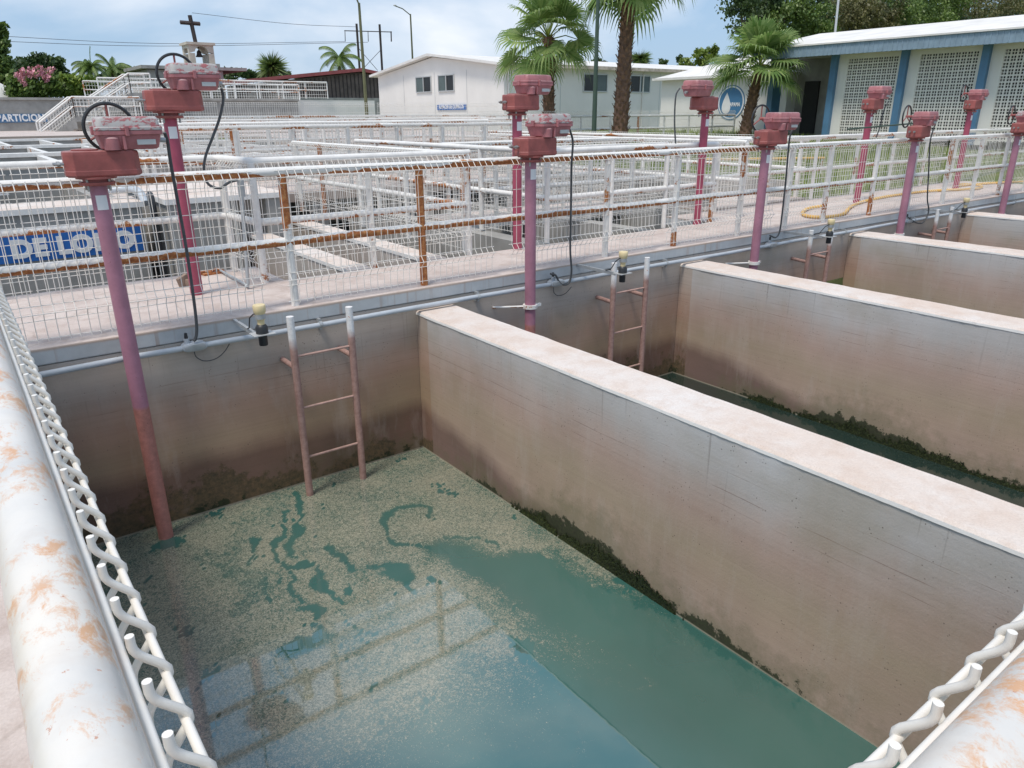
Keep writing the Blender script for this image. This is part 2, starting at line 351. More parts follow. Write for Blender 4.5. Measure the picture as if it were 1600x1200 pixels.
def redpaint(name, top, low, z0=None):
    m, t, b, g = newmat(name, .45); P = g.outputs['Position']
    n = nz(t, P, 5, 6, .65)
    c = ramp(t, n, [(.3, tuple(x*.8 for x in top)), (.7, tuple(x*1.15 for x in top))])
    if low:
        s = N(t, 'ShaderNodeSeparateXYZ'); t.links.new(P, s.inputs[0])
        k = mth(t, 'ADD', s.outputs[2], mth(t, 'MULTIPLY', nz(t, P, 6, 3), .05))
        l = ramp(t, nz(t, P, 18, 5, .7), [(.3, tuple(x*.75 for x in low)), (.7, tuple(x*1.2 for x in low))])
        c = mixc(t, ramp(t, mth(t, 'ADD', k, 1.0), [(z0, (1, 1, 1)), (z0+.03, (0, 0, 0))]), c, l)
    ch = nz(t, P, 45, 3, .6)
    c = mixc(t, ramp(t, ch, [(.70, (0, 0, 0)), (.73, (.8, .8, .8))]), c, (.10, .03, .03))
    t.links.new(c, b.inputs['Base Color']); bump(t, b, n, .1, .003); return m
M['pole_front'] = redpaint('mauve_pole_paint', (.40, .185, .25), (.42, .18, .155), .48)
M['pole_back'] = redpaint('crimson_pole_paint', (.38, .075, .125), None)
def actred(name, a, grime):
    m, t, b, g = newmat(name, .5); P = g.outputs['Position']
    n = nz(t, P, 7, 6, .65); c = ramp(t, n, [(.3, tuple(x*.72 for x in a)), (.7, tuple(x*1.2 for x in a))])
    s = N(t, 'ShaderNodeSeparateXYZ'); t.links.new(g.outputs['Normal'], s.inputs[0])
    up = mth(t, 'MULTIPLY', ramp(t, s.outputs[2], [(.3, (0, 0, 0)), (.9, (1, 1, 1))]), ramp(t, nz(t, P, 14, 6, .75), [(.35, (0, 0, 0)), (.6, (grime,)*3)]))
    c = mixc(t, up, c, (.42, .38, .37))
    g2 = ramp(t, nz(t, mapv(t, P, (9, 9, 3)), 1, 5, .7), [(.55, (0, 0, 0)), (.75, (.55, .55, .55))])
    c = mixc(t, g2, c, (.22, .09, .07))
    t.links.new(c, b.inputs['Base Color']); bump(t, b, nz(t, P, 30, 5), .15, .004); return m
M['act_red'] = actred('actuator_red', (.34, .095, .085), .35)
M['act_pink'] = actred('actuator_faded_red', (.42, .16, .17), .8)
def flaky():
    m, t, b, g = newmat('flaking_grey_top', .7); P = g.outputs['Position']
    k = ramp(t, nz(t, mapv(t, P, (1, 1, 2)), 13, 7, .75), [(.50, (0, 0, 0)), (.56, (1, 1, 1))])
    t.links.new(mixc(t, k, (.45, .43, .42), (.40, .13, .14)), b.inputs['Base Color']); bump(t, b, k, .4, .003); return m
M['flaky'] = flaky()
def stringer_mat():
    m, t, b, g = newmat('ladder_pipe', .7); P = g.outputs['Position']; s = N(t, 'ShaderNodeSeparateXYZ'); t.links.new(P, s.inputs[0])
    z = mth(t, 'ADD', s.outputs[2], mth(t, 'MULTIPLY', nz(t, P, 6, 4), .12))
    br = ramp(t, nz(t, P, 22, 6, .7), [(.3, (.26, .15, .13)), (.7, (.42, .27, .235))])
    wh = ramp(t, nz(t, P, 30, 5, .7), [(.3, (.62, .62, .62)), (.6, (.8, .8, .8)), (.72, (.5, .2, .1))])
    c = mixc(t, ramp(t, mth(t, 'ADD', z, 1), [(.77, (1, 1, 1)), (.88, (0, 0, 0))]), wh, br)
    c = mixc(t, ramp(t, mth(t, 'ADD', z, 1), [(1.025, (0, 0, 0)), (1.045, (1, 1, 1))]), c, (.35, .07, .03))
    t.links.new(c, b.inputs['Base Color']); bump(t, b, nz(t, P, 60, 4), .3, .003); return m
M['stringer'] = stringer_mat()
M['rung'] = simple('rung_brown', (.42, .27, .23), .7, .2, 18)
M['silt'] = simple('silt', (.16, .11, .08), .9, .3, 9, bmp=.4)

# ================================================================== ground
def smooth(a, b, x):
    t = max(0, min(1, (x-a)/(b-a))); return t*t*(3-2*t)
def ground_h(x, y):
    if -7 < x < 25 and -7 < y < 6.3: return -2.7
    if -12 < x < 10.3 and 6.3 <= y < 36: return -2.7
    return -.12 + .9*smooth(12, 25, max(x, 0)*.75 + max(y-10, 0)*.55)
def ground():
    xs = [-900, -400, -150, -60, -25, -12.01, -12, -7.01, -7] + [i for i in range(-6, 10)] + [10.3, 10.31] + [11+i*.7 for i in range(20)] + [25, 25.01, 28, 32, 40, 60, 100, 180, 400, 900]
    ys = [-300, -60, -20, -7.01, -7] + [i for i in range(-6, 7)] + [6.3, 6.31] + [7+i*.8 for i in range(36)] + [36, 36.01, 42, 50, 70, 100, 160, 300, 600, 1200]
    xs = sorted(set(xs)); ys = sorted(set(ys)); b = MB()
    for y in ys:
        for x in xs: b.v.append((x, y, ground_h(x, y)))
    n = len(xs)
    for j in range(len(ys)-1):
        for i in range(n-1): b.f.append((j*n+i, j*n+i+1, (j+1)*n+i+1, (j+1)*n+i))
    m, t, bs, g = newmat('grass_ground', .95); P = g.outputs['Position']
    c = ramp(t, nz(t, P, 1.2, 7, .7), [(.3, (.08, .11, .035)), (.55, (.15, .18, .06)), (.75, (.24, .20, .13))])
    t.links.new(c, bs.inputs['Base Color']); bump(t, bs, nz(t, P, 12, 6, .7), .6, .05)
    tag(b.build('ground', m), kind='structure')
ground()
tag(MB().box(-6.9, 24.9, -6.9, 6.28, -2.68, -2.6).build('tank_floor', M['dark_conc']), kind='structure')
tag(MB().box(-11.9, 10.2, 6.4, 35.9, -2.68, -2.45).build('basin_floor', M['dark_conc']), kind='structure')

# ================================================================== tanks
WZ = -1.70
PX = [3.47, 7.36, 11.38, 15.36, 19.3]; PT = .43
cells = [(.12, PX[0])] + [(PX[i]+PT, PX[i+1]) for i in range(4)] + [(PX[4]+PT, 23.4)]
# decks
dk = MB().box(.12, 25, 6.2, 7.42, -.13, 0)
tag(dk.build('walkway_far', M['deck'], bevel=.012), kind='structure')
tag(MB().box(.12, 2.62, 7.424, 8.33, -.13, -.002).build('walkway_landing', M['deck']), kind='structure')
tag(MB().box(9.4, 25, 7.424, 8.3, -.13, -.002).build('walkway_landing', M['deck']), kind='structure')
tag(MB().box(-1.5, .12, -1.5, 8.33, -.13, 0).build('walkway_left', M['deck'], bevel=.01), kind='structure')
tag(MB().box(.123, 25, -1.5, .2, -.13, -.001).build('walkway_near', M['deck'], bevel=.01), kind='structure')
def wall(x0, x1, y0, y1, z0, z1, name, mat, lab, cat='wall', group=None, bev=.0):
    return tag(MB().box(x0, x1, y0, y1, z0, z1).build(name, mat, bevel=bev), lab, cat, group)
wall(.12, 23.8, 6.206, 6.5, -2.59, -.134, 'tank_wall', M['tank'], 'long stained brown tank wall below the walkway with the row of ladders')
wall(-.2, .115, .2, 6.2, -2.59, -.134, 'tank_wall', M['tank'], 'tank side wall directly below the rusty foreground handrail')
wall(-.2, 23.8, -.1, .195, -2.59, -.134, 'tank_wall', M['tank'], 'near end wall of the tanks under the camera walkway')
wall(23.4, 23.8, .2, 6.2, -2.59, -.134, 'tank_wall', M['tank'], 'far right end wall closing the last tank')
plab = ['nearest partition wall, between the foamy tank and the second tank', 'second partition wall from the left, ending right beside the second ladder',
        'third partition wall, its corner just right of the third ladder', 'fourth partition wall, short piece at the right edge of the photo', 'last partition wall hidden mostly past the right edge']
def partition(i, x):
    r = empty('partition_wall', (x, 3.2, -2.6), plab[i], 'wall', 'tank partition walls')
    b = MB().box(0, PT, -3.0, 3.0, 0, 2.345); b.build('wall_body', M['tank'], r)
    # coping: slightly wavy plaster top with a pale edge
    ny = 240; b = MB()
    rings = []
    for j in range(ny+1):
        y = -3.0+6.0*j/ny; w1 = .006*mnoise.noise(Vector((x, y*3, 0)))+.003*mnoise.noise(Vector((x, y*23, 0))); w2 = .006*mnoise.noise(Vector((x, y*3, 5)))
        h = .004*mnoise.noise(Vector((x, y*5, 9)))
        rings.append([Vector((-.006+w1, y, 2.345)), Vector((PT+.006+w2, y, 2.345)), Vector((PT+.004+w2, y, 2.37+h)), Vector((PT-.012, y, 2.381+h)), Vector((.016+w1, y, 2.382+h)), Vector((-.004+w1, y, 2.366+h))])
    b.loft(rings); o = b.build('coping', M['coping'], r)
for i, x in enumerate(PX): partition(i, x)

M['algae'] = leafmat('algae', (.006, .012, .003), (.045, .06, .015), .0)
def algae(x, ya, yb, lab, n):
    b = MB()
    for i in range(n):
        y = random.uniform(ya, yb); env = max(0, 1-abs((y-(ya+yb)/2)/((yb-ya)/2))**2.2)
        hh = (.19 if x < 5 else .24)*env*max(0, mnoise.noise(Vector((x, y*2.2, 1)))*.7+.42+.3*mnoise.noise(Vector((x, y*9, 3)))+.25*mnoise.noise(Vector((x, y*40, 3))))
        z = WZ-.01+random.random()**1.7*hh*random.uniform(.6, 1.15)
        if hh < .02: continue
        o = random.uniform(.002, .014); s_ = random.uniform(.004, .011); a = random.uniform(0, 6.28)
        c = Vector((x-o, y, z)); u = Vector((random.uniform(-.35, .35), math.cos(a), math.sin(a)))*s_; w = Vector((random.uniform(-.35, .35), -math.sin(a), math.cos(a)))*s_*.7
        b.quad(c-u, c-w, c+u, c+w)
    tag(b.build('algae', M['algae']), lab, 'algae', kind='stuff')
WZ = -1.70
algae(PX[0], 2.3, 4.9, 'dark green algae growing on the first partition wall at the water line', 30000)
algae(PX[1], 1.6, 5.2, 'dark green algae growing on the second partition wall at the water line', 24000)
# ---- water
def pt_seg(p, a, b):
    ab = (b[0]-a[0], b[1]-a[1]); l = ab[0]**2+ab[1]**2; t = max(0, min(1, ((p[0]-a[0])*ab[0]+(p[1]-a[1])*ab[1])/l)) if l else 0
    return math.hypot(p[0]-a[0]-ab[0]*t, p[1]-a[1]-ab[1]*t)
def inpoly(p, P):
    c = False; j = len(P)-1
    for i in range(len(P)):
        if (P[i][1] > p[1]) != (P[j][1] > p[1]) and p[0] < (P[j][0]-P[i][0])*(p[1]-P[i][1])/(P[j][1]-P[i][1])+P[i][0]: c = not c
        j = i
    return c
def wp(l): return [tuple(at(x, y, 2, WZ)[:2]) for x, y in l]
FOAM = wp([(0, 900), (189, 848), (400, 780), (660, 697), (1000, 932), (1090, 1000), (1080, 1003), (1000, 955), (930, 905), (850, 868), (800, 862), (768, 868), (720, 850), (690, 852), (680, 868), (720, 895), (790, 925), (850, 975), (930, 1010), (1010, 1052), (960, 1062), (900, 1050), (840, 1010), (880, 1090), (880, 1150), (840, 1250), (200, 1250)])
LANES = [(wp([(655, 790), (628, 792), (603, 808), (602, 830), (618, 850), (650, 856), (700, 862)]), .045), (wp([(700, 838), (740, 838), (790, 850)]), .03),
         (wp([(463, 770), (470, 800), (462, 845), (475, 880), (505, 915), (540, 945)]), .04), (wp([(445, 800), (437, 850), (450, 900), (480, 940)]), .022),
         (wp([(402, 840), (398, 880)]), .035), (wp([(510, 855), (520, 870), (545, 890)]), .04), (wp([(600, 880), (640, 905), (655, 925)]), .1),
         (wp([(575, 880), (600, 878)]), .05), (wp([(475, 955), (500, 985), (480, 1010)]), .1), (wp([(410, 905), (425, 940)]), .02), (wp([(665, 790), (668, 815)]), .02)]
def foam_density(x, y):
    q = Vector((x*1.3, y*1.3, 0)); w = mnoise.noise_vector(q*2.1)*.10 + mnoise.noise_vector(q*7)*.05 + mnoise.noise_vector(q*19)*.02
    p = (x+w[0], y+w[1])
    base = 1.0 if inpoly(p, FOAM) else 0.0
    if (y > 5.7 or x < .4 or (x > 3.22+.08*mnoise.noise(Vector((y*3, 1, 1))) and y > 3.3)) and y > 1.5: base = 1.0
    if base < .5:
        d = min(pt_seg(p, FOAM[i], FOAM[(i+1) % len(FOAM)]) for i in range(len(FOAM)))
        base = .42*math.exp(-d/.09) + .10*math.exp(-d/.5)
    else:
        base = .86 + .16*mnoise.noise(Vector((x*3, y*3, 4)))
        d = min(pt_seg(p, FOAM[i], FOAM[(i+1) % len(FOAM)]) for i in range(4, 26))
        base *= .72+.28*smooth(0, .15, d)
        base *= .38+.62*smooth(2.3, 3.5, y+max(0, 1.0-x)*1.1)
        q2 = Vector((x*1.1+.35*w[0]*9, y*.55+.35*w[1]*9, 2.2)); rd = abs(mnoise.noise(q2*1.6)); base *= 1-.22*(1-smooth(.0, .03, rd))*smooth(.2, .8, 3.0-x)         # thinner towards the camera
    for l, r in LANES:
        d = min(pt_seg(p, l[i], l[i+1]) for i in range(len(l)-1))
        r2 = r*(.55+.9*mnoise.noise(Vector((x*4, y*4, 8)))); r2 += .007*mnoise.noise(Vector((x*26, y*26, 8))); base *= 1-.85*(1-smooth(r2*.2, r2*1.7, d))
    return base
def water_mat(name, foam, col):
    m, t, b, g = newmat(name, .04); P = g.outputs['Position']
    b.inputs['IOR'].default_value = 2.7; b.inputs['Roughness'].default_value = .03
    c = ramp(t, nz(t, P, .7, 3), [(.3, tuple(x*.85 for x in col)), (.7, tuple(x*1.12 for x in col))])
    h = nz(t, mapv(t, P, (1, 1.4, 1)), 2.2, 3)
    if foam:
        at_ = N(t, 'ShaderNodeAttribute', attribute_name='foam'); d = at_.outputs['Fac']
        n1 = nz(t, P, 92, 3, .72, 1.2); n2 = nz(t, P, 20, 5, .7, .5); vo = N(t, 'ShaderNodeTexVoronoi'); vo.inputs['Scale'].default_value = 120; t.links.new(P, vo.inputs['Vector'])
        s = mth(t, 'ADD', mth(t, 'MULTIPLY', n1, .72), mth(t, 'MULTIPLY', n2, .28))
        f = mth(t, 'SUBTRACT', mth(t, 'MULTIPLY', d, .34), mth(t, 'SUBTRACT', .76, s))
        f = ramp(t, mth(t, 'ADD', mth(t, 'MULTIPLY', f, 9), .5), [(.35, (0, 0, 0)), (.7, (1, 1, 1))])
        fc = ramp(t, vo.outputs['Color'], [(.2, (.16, .175, .13)), (.8, (.35, .345, .265))])
        c = mixc(t, f, mixc(t, mth(t, 'MULTIPLY', mth(t, 'MULTIPLY', d, d), .42), c, (.10, .125, .09)), fc)
        t.links.new(mth(t, 'ADD', mth(t, 'MULTIPLY', f, .02), .015), b.inputs['Roughness']); t.links.new(mth(t, 'SUBTRACT', 2.5, mth(t, 'MULTIPLY', f, .3)), b.inputs['IOR'])
        h = mth(t, 'ADD', mth(t, 'MULTIPLY', h, .5), mth(t, 'MULTIPLY', f, .008))
    t.links.new(c, b.inputs['Base Color']); bump(t, b, h, .06, .02)
    return m
M['water_foam'] = water_mat('tank_water_with_scum', True, (.036, .125, .108))
M['water_dark'] = water_mat('tank_water_dark', False, (.018, .035, .03))
def water_grid():
    x0, x1, y0, y1 = .12, 3.47, .2, 6.2; nx, ny = 150, 268; b = MB(); vals = []
    for j in range(ny+1):
        for i in range(nx+1):
            x = x0+(x1-x0)*i/nx; y = y0+(y1-y0)*j/ny; b.v.append((x, y, WZ)); vals.append(foam_density(x, y))
    for j in range(ny):
        for i in range(nx): k = j*(nx+1)+i; b.f.append((k, k+1, k+nx+2, k+nx+1))
    o = b.build('water', M['water_foam']); a = o.data.attributes.new('foam', 'FLOAT', 'POINT'); a.data.foreach_set('value', vals)
    tag(o, kind='structure')
water_grid()
for a, c in cells[1:]: tag(MB().quad((a, .2, WZ), (c, .2, WZ), (c, 6.2, WZ), (a, 6.2, WZ)).build('water', M['water_dark']), kind='structure')

# ================================================================== handrail fences
PROF = [(0, 1.175), (0, 1.165), (.045, 1.115), (0, 1.06), (0, .30), (.045, .245), (0, .19), (0, .03)]
HZ = [(0, 1.165), (.045, 1.112), (0, 1.06), (0, .86), (0, .68), (0, .49), (0, .30), (.045, .245), (0, .19), (0, .05)]
def rounded(pr):
    o = [pr[0]]
    for i in range(1, len(pr)-1):
        p = Vector(pr[i]); a = (Vector(pr[i-1])-p); c = (Vector(pr[i+1])-p); a = a.normalized()*min(.012, a.length*.45); c = c.normalized()*min(.012, c.length*.45)
        for t in (0, .33, .67, 1): q = (p+a)*(1-t)**2+p*2*t*(1-t)+(p+c)*t*t; o.append((q.x, q.y))
    return o+[pr[-1]]
NPROF = rounded([(0, 1.182), (0, 1.163), (.030, 1.13), (0, 1.09), (0, .30), (.045, .245), (0, .19), (0, .03)])
def mesh_panel(parent, a, b, z0, side, r, off=.042, n=4, pitch=.07, nh=6, prof=PROF, hz=None):
    a = Vector(a); b = Vector(b); d = (b-a); L_ = d.length; d.normalize(); nrm = Vector((-d.y, d.x))*side
    m = MB(); k = int(L_/pitch); jit = Vector((0, 0))
    for i in range(k+1):
        p = a+d*(i*pitch+.5*(L_-k*pitch)); wx = random.uniform(-.003, .003)
        m.tube([(p.x+d.x*wx+nrm.x*(off+o), p.y+d.y*wx+nrm.y*(off+o), z0+z) for o, z in prof], r, n)
    for o, z in (hz or HZ):
        o2 = off+(o-2*r if o else 2*r*-1)
        m.tube([(p.x+nrm.x*o2, p.y+nrm.y*o2, z0+z) for p in (a, b)], r*1.02, nh)
    return m.build('mesh_panel', M['wire'], parent, smooth=n > 5)
def arcs(pts, r=.12, k=4):
    """round the corners of a polyline"""
    out_ = [Vector(pts[0])]
    for i in range(1, len(pts)-1):
        p = Vector(pts[i]); a = (Vector(pts[i-1])-p).normalized(); c = (Vector(pts[i+1])-p).normalized()
        for j in range(k+1):
            t = j/k; out_.append((p+a*r)*(1-t)**2 + p*2*t*(1-t) + (p+c*r)*t*t)
    out_.append(Vector(pts[-1])); return out_
def fence(label, pts, posts, z0=0, h=1.15, side=-1, panels=None, rails=('rusty', 'rusty'), wire_r=.0033, postm='white', rad=.037, down=(0, 0), nw=4, midz=.57, group='white pipe and mesh safety fences', z1=None, shift=0):
    """pts: plan polyline; posts: list of (x, y) or (x, y, material)"""
    c = Vector(pts[0]); r = empty('mesh_fence', (0, 0, 0), label, 'fence', group)
    zz = lambda p: z0
    for nm, z, mt in (('top_rail', h, rails[0]), ('mid_rail', midz, rails[1])):
        P = [Vector((p[0], p[1], z0+z)) for p in pts]
        if nm == 'top_rail':
            if down[0]: P.insert(0, Vector((P[0].x, P[0].y, z0+.0)))
            if down[1]: P.append(Vector((P[-1].x, P[-1].y, z0+.0)))
        P = arcs(P, .1) if len(P) > 2 else P
        # welded lengths: slightly uneven
        Q = [P[0]]
        for i in range(1, len(P)):
            n_ = max(1, int((P[i]-P[i-1]).length/1.3))
            for j in range(1, n_+1):
                q = P[i-1].lerp(P[i], j/n_)
                if j < n_: q = q + Vector((0, 0, random.uniform(-.006, .006)))
                Q.append(q)
        MB().tube(Q, rad, 12).build(nm, M[mt], r, smooth=True)
    for p in posts:
        mt = p[2] if len(p) > 2 else postm
        b = MB(); b.tube([(p[0], p[1], z0), (p[0], p[1], z0+h-rad*.4)], rad*.98, 12)
        b.build('post', M[mt], r, smooth=True)
    for i in range(len(pts)-1):
        a = Vector(pts[i][:2]); b_ = Vector(pts[i+1][:2]); Ls = (b_-a).length; n_ = max(1, round(Ls/2.5))
        for j in range(n_):
            if panels is not None and not panels(i, j): continue
            mesh_panel(r, a.lerp(b_, j/n_ + .004), a.lerp(b_, (j+1)/n_ - .004), z0, side, wire_r, off=rad+.006, n=nw)
    return r
# front fence along the far walkway
fp = [(-.2, 6.3), (2.3, 6.3), (3.63, 6.3, 'oldrust'), (6.1, 6.3, 'patchy'), (7.3, 6.3, 'patchy'), (8.6, 6.3), (9.7, 6.3), (10.7, 6.3), (12.05, 6.3), (13.3, 6.3), (14.6, 6.3), (15.8, 6.3), (17, 6.3), (18.3, 6.3), (19.6, 6.3), (21, 6.3), (22.4, 6.3), (23.8, 6.3)]
fence('long rust-streaked white fence along the far walkway, right above the row of ladders', [(-.3, 6.3), (24, 6.3)], fp, rails=('rail_a', 'rail_b'))
fence('white fence behind the left pink posts, turning beside the grey riser pipe', [(-1.4, 8.22), (2.36, 8.22), (2.42, 7.42), (4.95, 7.42)], [(-.9, 8.22), (2.36, 8.2), (2.42, 7.42, 'patchy'), (3.65, 7.42), (4.92, 7.42)], h=1.18, rails=('white', 'patchy'), side=-1, midz=.6)
fence('white fence running away from the walkway just left of the second back row post', [(4.98, 7.5), (4.98, 12.9)], [(4.98, 7.6), (4.98, 9), (4.98, 10.4), (4.98, 11.8, 'oldrust'), (4.98, 12.8)], rails=('white', 'patchy'), side=1)
fence('white fence from the second to the third back row post', [(6.2, 13.0), (6.2, 7.46), (9.5, 7.46)], [(6.2, 7.5), (7.3, 7.46), (8.4, 7.46), (9.46, 7.46), (6.2, 9), (6.2, 10.6), (6.2, 12.2)], rails=('white', 'patchy'), side=1)
fence('white fence running away from the walkway behind the third back row post', [(10.28, 7.5), (10.28, 14.5)], [(10.28, 7.5), (10.28, 9), (10.28, 10.6), (10.28, 12.2), (10.28, 13.8)], rails=('white', 'white'), side=1)
fence('white fence in front of the grass, right of the third back row post', [(10.4, 8.2), (13.4, 8.2), (24, 8.2)], [(10.5+i*1.45, 8.2, random.choice(('white', 'white', 'patchy'))) for i in range(10)], h=1.15, rails=('patchy', 'white'), side=-1)
fence('distant white fence on the back walkway left of the middle', [(2.9, 14.35), (10.1, 14.35)], [(3.0+i*1.4, 14.35, random.choice(('white', 'white', 'rusty'))) for i in range(6)], z0=.3, rails=('white', 'white'), side=-1, nw=3, wire_r=.0042)
fence('distant white fence below the windowed white building, left stretch', [(3.0, 20), (12.35, 20)], [(3.1+i*1.32, 20, random.choice(('white', 'white', 'rusty'))) for i in range(8)], z0=.42, h=1.05, rails=('white', 'white'), side=-1, nw=3, wire_r=.0042)
fence('distant white fence across the palm trunks, right stretch', [(13.7, 20), (26.4, 20)], [(13.8+i*1.4, 20, random.choice(('white', 'white', 'rusty'))) for i in range(10)], z0=.5, h=1.0, rails=('patchy', 'white'), side=-1, nw=3, wire_r=.0042)
fence('middle distance white fence running away behind the back walkway', [(12.35, 14.4), (12.35, 19.9)], [(12.35, 14.6+i*1.5) for i in range(4)], z0=.42, h=1.05, rails=('white', 'white'), side=1, nw=3, wire_r=.0042)
fence('white fence across the middle distance behind the open channels', [(6.3, 10.2), (10.1, 10.2)], [(6.4, 10.2), (7.6, 10.2), (8.8, 10.2), (10.0, 10.2)], rails=('patchy', 'white'), side=-1, nw=3, wire_r=.0042)
fence('white fence running away left of the open channels in the middle distance', [(2.9, 14.3), (2.9, 19.9)], [(2.9, 14.5), (2.9, 16), (2.9, 17.5), (2.9, 19)], z0=.42, h=1.05, rails=('white', 'white'), side=1, nw=3, wire_r=.0042)

for k, (lab, P_, n_, z_) in enumerate((
    ('white fence across the open channels, nearer of two parallel ones', [(6.3, 8.9), (10.0, 8.9)], 4, 0), ('white fence on the back walkway edge facing the dark openings', [(3.0, 13.3), (10.2, 13.3)], 7, .3),
    ('white fence running away over the back walkway at the middle', [(7.4, 13.4), (7.4, 19.5)], 5, .3), ('white fence across the back walkway, halfway to the warehouse', [(2.9, 17), (12.2, 17)], 8, .3),
    ('white fence beside the low grey wall right of the third crimson post', [(13.4, 8.4), (13.4, 19.4)], 8, 0), ('white fence in front of the warehouse, farthest left of the palms', [(4.5, 24), (20, 24)], 12, .8))):
    a_, b_ = Vector(P_[0]), Vector(P_[1])
    fence(lab, P_, [tuple(a_.lerp(b_, (j+.1)/n_)) + (random.choice(('white', 'white', 'patchy')),) for j in range(n_)], z0=z_, h=1.1 if z_ < .5 else .75, midz=.57 if z_ < .5 else .4, rails=('patchy', 'white'), nw=3, wire_r=.0045)
# ---- foreground handrails (thicker wire, close to the lens)
def near_rail(label, a, b, side, mat, rad=.036):
    r = empty('mesh_fence', (0, 0, 0), label, 'fence', 'white pipe and mesh safety fences')
    a = Vector(a); b = Vector(b)
    MB().tube([(p.x, p.y, 1.15) for p in (a, a.lerp(b, .35), a.lerp(b, .7), b)], rad, 28).build('top_rail', M[mat], r, smooth=True)
    MB().tube([(p.x, p.y, .57) for p in (a, b)], rad, 16).build('mid_rail', M[mat], r, smooth=True)
    n_ = int((b-a).length/1.5)
    for i in range(n_+1):
        p = a.lerp(b, i/n_); MB().tube([(p.x, p.y, 0), (p.x, p.y, 1.13)], rad*.97, 16).build('post', M['white'], r, smooth=True)
    k = max(1, round((b-a).length/2.5))
    for j in range(k): mesh_panel(r, a.lerp(b, j/k+.002), a.lerp(b, (j+1)/k-.002), 0-.027, side, .0043, off=rad+.0155, n=10, nh=12, prof=NPROF, hz=[(0, 1.163), (.0315, 1.128), (0, 1.09)]+HZ[3:])
    return r
near_rail('foreground white handrail with rust blotches at the left edge of the photo', (-.003, .14), (-.003, 6.1), -1, 'stain_white')
near_rail('foreground white handrail across the bottom right corner of the photo', (.04, .115), (6.0, .115), 1, 'stain_white')

